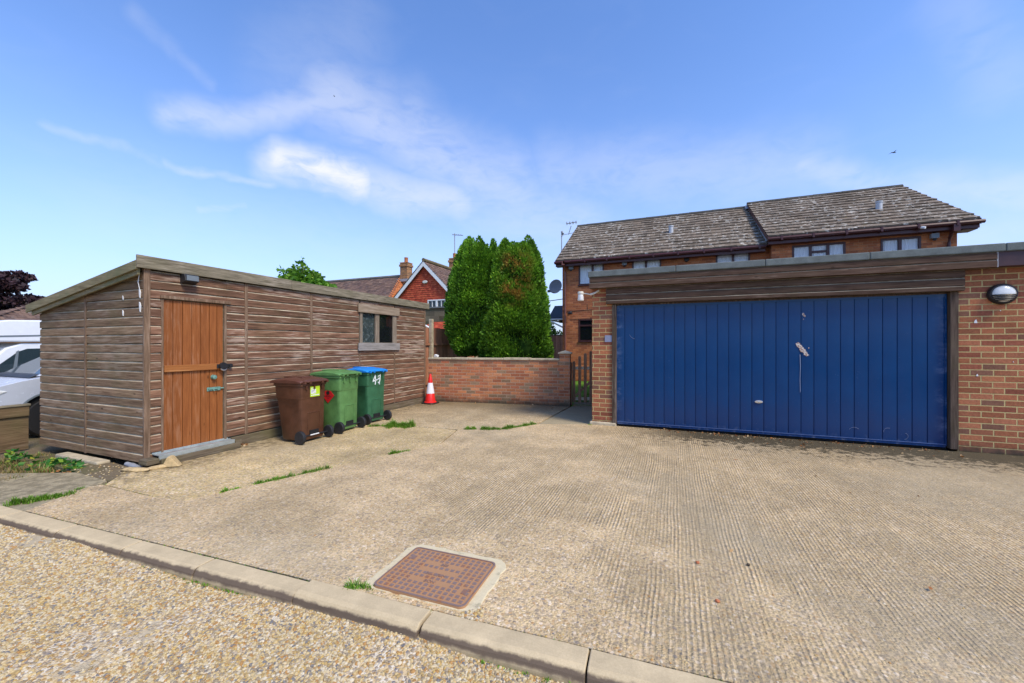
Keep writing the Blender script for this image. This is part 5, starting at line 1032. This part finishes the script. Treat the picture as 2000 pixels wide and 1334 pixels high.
body = [(2.45,b+.25),(2.36,b+.45),(2.42,b+.70),(2.62,b+.86),(2.95,b+.955),(3.2,b+1.00),(4.7,b+1.06),(6.0,b+1.06),(6.6,b+1.0),(6.68,b+.5),(6.6,b+.25)]+arc(5.9,.39,-15,195)[0:0]+[(6.25,b+.25)]+[(5.85+.39*math.cos(R(a_)), b+.33+.39*math.sin(R(a_))) for a_ in range(-10,191,20)]+[(5.40,b+.25),(3.70,b+.25)]+[(wy+.41*math.cos(R(a_)), b+.33+.41*math.sin(R(a_))) for a_ in range(-10,191,15)]+[(2.86,b+.25)]
W(MB().poly(body[::-1], 'x', x0, x1), 'body', M['car_silver'], ca, bevel=.035, seg=3)
W(MB().poly([(3.15,b+1.00),(3.85,b+1.42),(4.3,b+1.50),(5.6,b+1.50),(6.4,b+1.05)][::-1], 'x', x0+.14, x1-.12), 'cabin', M['van_glass'], ca, bevel=.03)
W(MB().poly([(3.80,b+1.43),(4.3,b+1.525),(5.6,b+1.525),(6.0,b+1.35),(5.55,b+1.47),(4.3,b+1.47)][::-1], 'x', x0+.13, x1-.11), 'roof', M['car_silver'], ca, bevel=.01)
W(MB().poly([(3.12,b+1.005),(3.18,b+1.0),(3.86,b+1.41),(3.82,b+1.44)][::-1], 'x', x1-.16, x1-.10), 'windscreen_pillar', M['car_silver'], ca, bevel=.01)
W(MB().poly([(3.05,b+.985),(3.16,b+.99),(3.22,b+1.035),(3.12,b+1.02)][::-1], 'x', x0+.2, x1-.14), 'scuttle', M['black'], ca)
am_ = MB()
am_.add([(x1+.004+dx_, wy+r_*math.cos(R(a_)), b+.33+r_*math.sin(R(a_))) for dx_, r_ in ((0,.405),(0,.435),(.012,.43),(.012,.408)) for a_ in range(0,181,12)],
        [(j*16+k, j*16+k+1, ((j+1) % 4)*16+k+1, ((j+1) % 4)*16+k) for j in range(4) for k in range(15)])
W(am_, 'wheel_arch_trim', M['grey_plastic'], ca)
W(MB().box(x1-.7, x1-.03, wy-.40, wy+.40, b+.3, b+.72), 'wheel_well', M['dark'], ca)
W(MB().poly([(2.42,b+.68),(2.44,b+.80),(2.62,b+.85),(2.80,b+.80),(2.62,b+.70)][::-1], 'x', x1-.25, x1+.012), 'headlight', M['opal'], ca, bevel=.02)
for yy in (wy, 5.85): wheel(ca, x1-.12, yy, b+.33, .33, .21); wheel(ca, x0+.12, yy, b+.33, .33, .21)

# ================================================================ foliage
def kites(P, D, size, rs, asp=.5, up=.5, split=1):
    """leaf sprays: kite quads at P pointing roughly along D"""
    n = len(P); D = D/np.linalg.norm(D, axis=1, keepdims=True); T = rs.normal(size=(n, 3)); S = np.cross(D, T); S /= np.linalg.norm(S, axis=1, keepdims=True)
    L = size*rs.uniform(.6, 1.4, (n, 1)); Wd = L*asp*rs.uniform(.7, 1.3, (n, 1)); N = np.cross(D, S)
    A = P; B = P+D*L*.45+S*Wd*.5+N*L*.06; Cc = P+D*L; E_ = P+D*L*.45-S*Wd*.5+N*L*.06
    V = np.stack([A, B, Cc, E_], 1).reshape(-1, 3); F = np.arange(4*n).reshape(-1, 4); return V, F
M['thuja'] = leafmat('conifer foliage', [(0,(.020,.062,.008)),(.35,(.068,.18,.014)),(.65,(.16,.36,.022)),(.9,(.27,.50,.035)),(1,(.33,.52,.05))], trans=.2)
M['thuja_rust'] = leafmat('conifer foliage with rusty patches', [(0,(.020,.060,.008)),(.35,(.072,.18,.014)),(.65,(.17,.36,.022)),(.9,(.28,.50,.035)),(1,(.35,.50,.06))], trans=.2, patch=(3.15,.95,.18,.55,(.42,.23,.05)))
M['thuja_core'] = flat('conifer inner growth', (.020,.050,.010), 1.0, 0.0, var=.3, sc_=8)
def thuja(loc, label, prof, offs, nfl, mat, seed, trunk, lean=None):
    rs = np.random.RandomState(seed); t = thing('conifer_tree', label, 'conifer', loc)
    zs = np.array([p[0] for p in prof]); rd = np.array([p[1] for p in prof]); ox = np.array([p[0] for p in offs]); 
    OX = lambda z: np.interp(z, [o[0] for o in offs], [o[1] for o in offs]); RR = lambda z: np.interp(z, zs, rd)*np.interp(z, [1.5, 3.6, 4.1], [.95, 1.0, 1.22])
    # core
    cr = MB(); vs = []; ns, nr = 26, 30
    for i in range(ns+1):
        z = zs[0]+(zs[-1]-zs[0])*i/ns
        for k in range(nr):
            a = 2*math.pi*k/nr; r = max(.01, RR(z)*.86*(1+.07*math.sin(a*5+z*4)+.05*math.sin(a*9-z*7))-.03); vs.append((OX(z)+r*math.cos(a), r*math.sin(a), z))
    cr.add(vs, [(i*nr+k, i*nr+(k+1) % nr, (i+1)*nr+(k+1) % nr, (i+1)*nr+k) for i in range(ns) for k in range(nr)]+[tuple(range(nr))[::-1], tuple(range(ns*nr, (ns+1)*nr))])
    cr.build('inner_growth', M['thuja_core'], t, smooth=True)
    Ps, Ds, Ts = [], [], []
    tops = [(-.30,.13,.42),(-.12,.16,.40),(.02,.10,.46),(.20,.15,.42),(.36,.14,.40),(-.42,.12,.34),(.10,.07,.52),(-.22,.07,.50),(.30,.07,.52)]
    for q in range(nfl+len(tops)):
        z = rs.uniform(zs[0], zs[-1]-.12); r = RR(z)
        if rs.rand() > (r+.15)/(rd.max()+.15): z = rs.uniform(zs[0], zs[-1]*.75); r = RR(z)
        a = rs.uniform(0, 2*math.pi); h = rs.uniform(.50, 1.05); fr_ = rs.uniform(.16, .30)*(.7 if r < .45 else 1)
        cx_, cy_ = OX(z)+(r-fr_*.60)*math.cos(a), (r-fr_*.60)*math.sin(a); m_ = 0
        if q >= nfl:
            tx, fr_, h = tops[q-nfl]; z = zs[-1]-.16; cx_, cy_ = OX(z)+tx, rs.uniform(-.2, .2); z -= abs(tx)*.25
        m_ = int(4300*h*fr_)
        u = rs.uniform(0, 1, m_); ph = rs.uniform(0, 2*math.pi, m_); prof_r = fr_*np.sin(np.pi*np.clip(u, 0, 1)**.62)**.8*rs.uniform(.82, 1.08, m_)
        bend = (u-.5)*np.sign(1)*-.12*r
        x = cx_+prof_r*np.cos(ph)+bend*math.cos(a); y = cy_+prof_r*np.sin(ph)+bend*math.sin(a); zz = z-h*.5+u*h
        D = np.stack([np.cos(ph)*.8+math.cos(a)*.4, np.sin(ph)*.8+math.sin(a)*.4, .55+.9*u], 1)+rs.normal(size=(m_, 3))*.38
        Ps.append(np.stack([x, y, zz], 1)); Ds.append(D); base = rs.uniform(-.20, .20)
        Ts.append(np.clip(.16+.46*u+.36*(prof_r/fr_-.45)+base+rs.normal(size=m_)*.13, 0, 1))  # tips lighter as new growth; darker lobe insides paint shade into the gaps
    P, D, T = np.concatenate(Ps), np.concatenate(Ds), np.concatenate(Ts)
    ok = (P[:, 2] > zs[0]-.12); P, D, T = P[ok], D[ok], T[ok]
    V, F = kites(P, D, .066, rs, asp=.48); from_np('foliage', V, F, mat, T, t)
    MB().tube([(trunk[0], trunk[1], -.02), (trunk[0]+.01, trunk[1], .8), (trunk[0]*.7, trunk[1]*.6, 2.2)], .085, 12, r2=.05).build('trunk', M['bark'], t, smooth=True)
    return t
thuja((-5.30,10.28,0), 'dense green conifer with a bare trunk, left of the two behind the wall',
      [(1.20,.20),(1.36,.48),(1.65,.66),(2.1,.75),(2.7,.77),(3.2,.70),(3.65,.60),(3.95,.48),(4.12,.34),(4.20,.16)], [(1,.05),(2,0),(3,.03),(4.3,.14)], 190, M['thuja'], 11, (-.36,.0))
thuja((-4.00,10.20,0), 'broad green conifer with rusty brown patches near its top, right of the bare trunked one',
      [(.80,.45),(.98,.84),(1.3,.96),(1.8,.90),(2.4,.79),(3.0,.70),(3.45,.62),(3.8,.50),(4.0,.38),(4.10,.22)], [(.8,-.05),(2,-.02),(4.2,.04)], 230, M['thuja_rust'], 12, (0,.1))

def leafy(name, label, cat, loc, clumps, n, size, mat, seed, stems, asp=.8, barkr=.03):
    rs = np.random.RandomState(seed); t = thing(name, label, cat, loc); Ps, Ds = [], []
    tot = sum(c[3]*c[4]*c[5] for c in clumps)
    for (cx_, cy_, cz_, a_, b_, c_) in clumps:
        m_ = max(20, int(n*a_*b_*c_/tot)); q = rs.normal(size=(m_, 3)); q /= np.linalg.norm(q, axis=1, keepdims=True); q *= rs.uniform(.35, 1.05, (m_, 1))**.6
        Ps.append(np.array([cx_, cy_, cz_])+q*np.array([a_, b_, c_])); Ds.append(q+np.array([0, 0, -.15])+rs.normal(size=(m_, 3))*.7)
    P, D = np.concatenate(Ps), np.concatenate(Ds); V, F = kites(P, D, size, rs, asp=asp)
    from_np('crown', V, F, mat, np.clip(rs.normal(.5, .22, len(P)), 0, 1), t)
    tm_ = MB()
    for s_ in stems: tm_.tube(s_[0], s_[1], 8, r2=s_[1]*.35)
    tm_.build('trunk', M['bark'], t, smooth=True); return t
M['maple'] = leafmat('maple leaves', [(0,(.045,.12,.012)),(.4,(.10,.24,.02)),(.7,(.17,.34,.03)),(1,(.30,.46,.06))], trans=.4)
M['copper'] = leafmat('copper leaves', [(0,(.018,.010,.013)),(.5,(.045,.022,.028)),(.85,(.085,.040,.042)),(1,(.13,.07,.06))], trans=.15)
M['shrub'] = leafmat('shrub leaves', [(0,(.015,.045,.012)),(.5,(.04,.10,.022)),(1,(.11,.20,.06))], trans=.2)
cl = [(-.2,0,3.35,.85,.6,.55),(.45,0,3.3,.75,.6,.42),(-.75,.1,3.35,.5,.5,.42),(-.05,0,3.85,.36,.34,.42),(.25,.1,3.75,.4,.35,.35),(-.55,0,3.8,.30,.3,.35),(-.02,.0,4.25,.15,.15,.28),(-.28,0,4.15,.13,.13,.22),(-.98,0,3.95,.16,.16,.30),(-.72,.1,4.05,.10,.10,.16),(-1.25,0,3.55,.22,.2,.14),(1.05,0,3.25,.28,.25,.12),(1.32,.1,3.2,.2,.2,.10),(1.2,0,3.5,.16,.16,.05),(.55,0,3.6,.35,.3,.25),(.8,.1,3.45,.3,.25,.2)]
leafy('maple_tree', 'bright green broadleaf tree whose top shows above the shed roof', 'tree', (-12.0, 10.2, -.1), cl, 3600, .15, M['maple'], 4,
      [([(0,0,-.1),(.05,0,2.0),(0,0,3.2),(-.02,0,4.3)], .09), ([(.02,0,2.2),(-.6,0,3.3),(-.98,0,4.1)], .04), ([(.03,0,2.3),(.6,0,3.1),(1.3,.1,3.25)], .04), ([(0,0,2.9),(-.4,0,3.6),(-.28,0,4.25)], .025)])
rs = np.random.RandomState(8); cl = []
for i in range(44):
    z = rs.uniform(2.6, 6.6); r = 2.9*math.sqrt(max(.05, 1-((z-4.2)/2.9)**2)); a = rs.uniform(0, 2*math.pi); q = r*rs.uniform(.4, 1); cl.append((q*math.cos(a), q*math.sin(a), z, rs.uniform(.6, 1.1), rs.uniform(.6, 1.1), rs.uniform(.18, .34)))
leafy('copper_beech', 'dark purple-leaved tree at the far left beyond the motorhome', 'tree', (-41.8, 11.1, -.5), cl, 15000, .24, M['copper'], 6, [([(0,0,0),(.1,0,2.5),(0,0,5.8)], .22), ([(.05,0,2.2),(1.6,.5,4.2)], .09), ([(.05,0,2.4),(-1.5,-.5,4.4)], .09)])
cl = [(rs.uniform(-1.5,1.5), rs.uniform(-.4,.4), rs.uniform(.8,2.5), .5,.45,.38) for i in range(26)]
leafy('garden_shrub', 'dark green shrub beyond the fence between conifers and house', 'shrub', (-7.0, 24.0, 0), cl, 5200, .16, M['shrub'], 9, [([(0,0,0),(0,0,1.6)], .05)])

# grass: blades of their own
def grass(name, spots, mat, seed, label=None):
    rs = np.random.RandomState(seed); V = []; T = []
    for (x, y, rx, ry, rot, n, h, z) in spots:
        m_ = n; q = rs.normal(size=(m_, 2))*.45; q = q[np.linalg.norm(q, axis=1) < 1.3]; m_ = len(q); c_, s_ = math.cos(rot), math.sin(rot)
        X = x+q[:, 0]*rx*c_-q[:, 1]*ry*s_; Y_ = y+q[:, 0]*rx*s_+q[:, 1]*ry*c_; hh = h*rs.uniform(.45, 1.25, m_)*(1.15-.6*np.linalg.norm(q, axis=1)); a = rs.uniform(0, 6.283, m_); ln = rs.uniform(.2, .95, m_)*hh; wd = .0022+.0014*rs.rand(m_)+h*.012
        B = np.stack([X, Y_, np.full(m_, z)], 1); d_ = np.stack([np.cos(a), np.sin(a), 0*a], 1); s3 = np.stack([-np.sin(a), np.cos(a), 0*a], 1)*wd[:, None]
        mid = B+d_*(ln*.35)[:, None]+np.array([0, 0, 1])*(hh*.6)[:, None]; tip = B+d_*ln[:, None]+np.array([0, 0, 1])*hh[:, None]
        V.append(np.stack([B-s3, B+s3, mid+s3*.8, mid-s3*.8, mid-s3*.8, mid+s3*.8, tip+s3*.1, tip-s3*.1], 1).reshape(-1, 3)); T.append(np.repeat(np.clip(rs.normal(.5, .22, m_), 0, 1), 2))
    V = np.concatenate(V); o = from_np(name, V, np.arange(len(V)).reshape(-1, 4), mat, np.concatenate(T)); return struct(o, 'stuff')
M['grass'] = leafmat('grass blades', [(0,(.06,.13,.012)),(.35,(.12,.27,.02)),(.7,(.20,.40,.03)),(.88,(.34,.40,.09)),(1,(.45,.36,.16))], trans=.3)
def strip(p, q, n, w_, h, z=-.01, k=None):
    L_ = math.dist(p, q); k = k or max(1, int(L_/.07)); a = math.atan2(q[1]-p[1], q[0]-p[0])
    return [(p[0]+(q[0]-p[0])*(i+.5)/k, p[1]+(q[1]-p[1])*(i+.5)/k, .06, w_*random.uniform(.4, 1.3), a+random.uniform(-.5, .5), int(n*random.uniform(.25, 1.1)), h*random.uniform(.45, 1.1), z) for i in range(k)]
sp = []
sp += strip((-4.04,2.50), (-4.00,2.68), 120, .035, .04); sp += strip((-3.96,2.80), (-3.68,3.48), 210, .060, .052); sp += strip((-3.41,4.22), (-3.30,4.48), 160, .06, .055); sp += strip((-3.52,3.86), (-3.46,4.02), 30, .02, .02)
sp += strip((-4.62,5.62), (-4.20,5.80), 330, .13, .11, k=7); sp += strip((-4.95,5.52), (-4.5,5.72), 60, .05, .06); sp += strip((-3.26,5.93), (-3.08,6.00), 220, .07, .06); sp += strip((-3.00,6.02), (-2.70,6.15), 240, .08, .07); sp += strip((-2.66,6.18), (-2.30,6.80), 210, .07, .075)
sp += strip((-5.50,1.62), (-5.30,1.98), 240, .07, .055); sp += strip((-5.46,2.02), (-5.42,2.12), 50, .03, .03); sp += strip((-5.40,2.16), (-5.36,2.28), 30, .02, .02); sp += strip((-1.78,1.80), (-1.63,1.86), 70, .04, .05); sp += strip((-1.42,1.63), (-1.37,1.635), 50, .02, .025, z=-.06); sp += strip((-1.44,7.05), (-1.32,7.08), 60, .05, .05)
sp += strip((-5.0,2.215), (-4.25,2.215), 10, .008, .010, k=16); sp += strip((-5.0,kf(-5.0)+.006), (3.0,kf(3.0)+.006), 26, .010, .014, k=90); sp += strip((-4.9,kf(-4.9)-.155), (1.0,kf(1)-.155), 26, .014, .016, z=-.07, k=60)
grass('joint_grass', sp, M['grass'], 3)
sp = []
for i in range(46): sp.append((random.uniform(-8.3, -6.5), random.uniform(1.75, 2.62), .13, .10, random.random()*3, 70, random.uniform(.04, .10), -.06))
M['dry'] = leafmat('dry grass blades', [(0,(.06,.11,.02)),(.3,(.12,.22,.03)),(.5,(.30,.20,.07)),(.8,(.36,.26,.12)),(1,(.14,.26,.04))], trans=.3)
grass('rough_grass', [s_ for s_ in sp if s_[1] < 2.62+.0*s_[0]], M['dry'], 5)
sp = [(random.uniform(-2.3, -1.4), random.uniform(9.8, 14.5), .12, .12, 0, 60, .06, -.01) for i in range(230)]
grass('lawn_grass', sp, M['grass'], 6)
# broad weeds
rs = np.random.RandomState(14); P = []; D = []
for i in range(26):
    cx_, cy_ = (rs.uniform(-7.0, -6.35), rs.uniform(2.28, 2.52)) if i < 15 else (rs.uniform(-8.1, -6.9), rs.uniform(1.95, 2.45)); n_ = rs.randint(7, 13); a = rs.uniform(0, 6.28, n_)
    P.append(np.stack([np.full(n_, cx_), np.full(n_, cy_), rs.uniform(-.05, .02, n_)], 1)+rs.normal(size=(n_, 3))*.015); D.append(np.stack([np.cos(a), np.sin(a), rs.uniform(.2, 1.0, n_)], 1))
P, D = np.concatenate(P), np.concatenate(D); V, F = kites(P, D, .062, rs, asp=.7)
M['weed'] = leafmat('weed leaves', [(0,(.03,.10,.02)),(.5,(.05,.20,.04)),(.8,(.12,.30,.03)),(1,(.42,.40,.05))], trans=.3)
struct(from_np('weeds', V, F, M['weed'], rs.rand(len(P))), 'stuff')
# fallen leaves
def litter(name, areas, mat, seed, size=.035):
    rs = np.random.RandomState(seed); P = []; 
    for (x0_, x1_, y0_, y1_, n_, z) in areas: P.append(np.stack([rs.uniform(x0_, x1_, n_), rs.uniform(y0_, y1_, n_), np.full(n_, z)+rs.uniform(.0, .012, n_)], 1))
    P = np.concatenate(P); a = rs.uniform(0, 6.28, len(P)); D = np.stack([np.cos(a), np.sin(a), rs.uniform(-.1, .35, len(P))], 1)
    V, F = kites(P, D, size, rs, asp=.6); struct(from_np(name, V, F, mat, rs.rand(len(P))), 'stuff')
M['leaf_dry'] = leafmat('dry leaves', [(0,(.16,.06,.02)),(.4,(.36,.14,.04)),(.7,(.45,.24,.09)),(1,(.50,.38,.22))], trans=.1)
litter('fallen_leaves', [(-5.68,-5.58,3.70,3.86,26,.0),(-5.6,-5.2,7.75,8.5,30,.0),(-4.9,-2.4,8.5,8.95,46,.0),(-.5,3.3,6.98,7.14,150,.004),(-.5,3.4,6.6,7.0,40,.004),(-7.0,-5.9,2.2,2.5,24,-.03),(-5.68,-5.45,2.66,2.85,10,.0),(-2.2,-1.5,9.0,9.25,14,-.005),(0,4,2.6,6.4,16,.003)], M['leaf_dry'], 17)
# white chips on the brickwork
chp = thing('paint_chips', 'white paint marks on the brick wall near the bulkhead light', 'paint marks', (3.66, 7.158, 1.72))
cm2 = MB(); 
for (x_, z_, h_) in ((3.665,1.725,.045),(3.68,1.02,.028),(3.90,1.86,.012),(4.02,1.2,.012)): cm2.poly([(x_-h_*.35,z_-h_*.5),(x_+h_*.35,z_-h_*.5),(x_+h_*.3,z_),(x_+.1*h_,z_+h_*.6),(x_-h_*.25,z_+h_*.1)], 'y', 7.1555, 7.1595)
W(cm2, 'mark', M['white'], chp)
for (px_, py_, t_, s_, lab) in ((653,188,45,.22,'tiny dark bird high in the sky above the shed'),(1745,298,30,.42,'small dark bird in the sky above the right end of the brick house')):
    k = (px_-1000)/782; dxx, dyy = k*.9267-.3757, k*.3757+.9267; X_, Y__, Z_ = dxx*t_, dyy*t_, 1.42+(673-py_)/782*t_
    bd = thing('bird', lab, 'bird', (X_, Y__, Z_), 20)
    MB().lathe([(.002,-.5*s_),(.05*s_,-.35*s_),(.10*s_,0),(.06*s_,.3*s_),(.05*s_,.38*s_),(.002,.48*s_)], 10, Matrix.Rotation(R(90), 4, 'Y')).build('body', M['bird'], bd, smooth=True)
    for sy_ in (-1, 1): MB().add([(-.12*s_,sy_*.05*s_,0),(.15*s_,sy_*.05*s_,0),(.05*s_,sy_*.5*s_,.16*s_),(-.15*s_,sy_*.85*s_,.10*s_),(-.12*s_,sy_*.05*s_,.012),(.15*s_,sy_*.05*s_,.012),(.05*s_,sy_*.5*s_,.16*s_+.012),(-.15*s_,sy_*.85*s_,.10*s_+.012)], [(0,1,2,3),(4,7,6,5),(0,4,5,1),(1,5,6,2),(2,6,7,3),(3,7,4,0)]) 
    wm_ = MB()
    for sy_ in (-1, 1): wm_.add([(-.12*s_,sy_*.05*s_,0),(.15*s_,sy_*.05*s_,0),(.05*s_,sy_*.5*s_,.16*s_),(-.15*s_,sy_*.85*s_,.10*s_),(-.12*s_,sy_*.05*s_,.012),(.15*s_,sy_*.05*s_,.012),(.05*s_,sy_*.5*s_,.16*s_+.012),(-.15*s_,sy_*.85*s_,.10*s_+.012)], [(0,1,2,3),(4,7,6,5),(0,4,5,1),(1,5,6,2),(2,6,7,3),(3,7,4,0)])
    wm_.build('wings', M['bird'], bd)
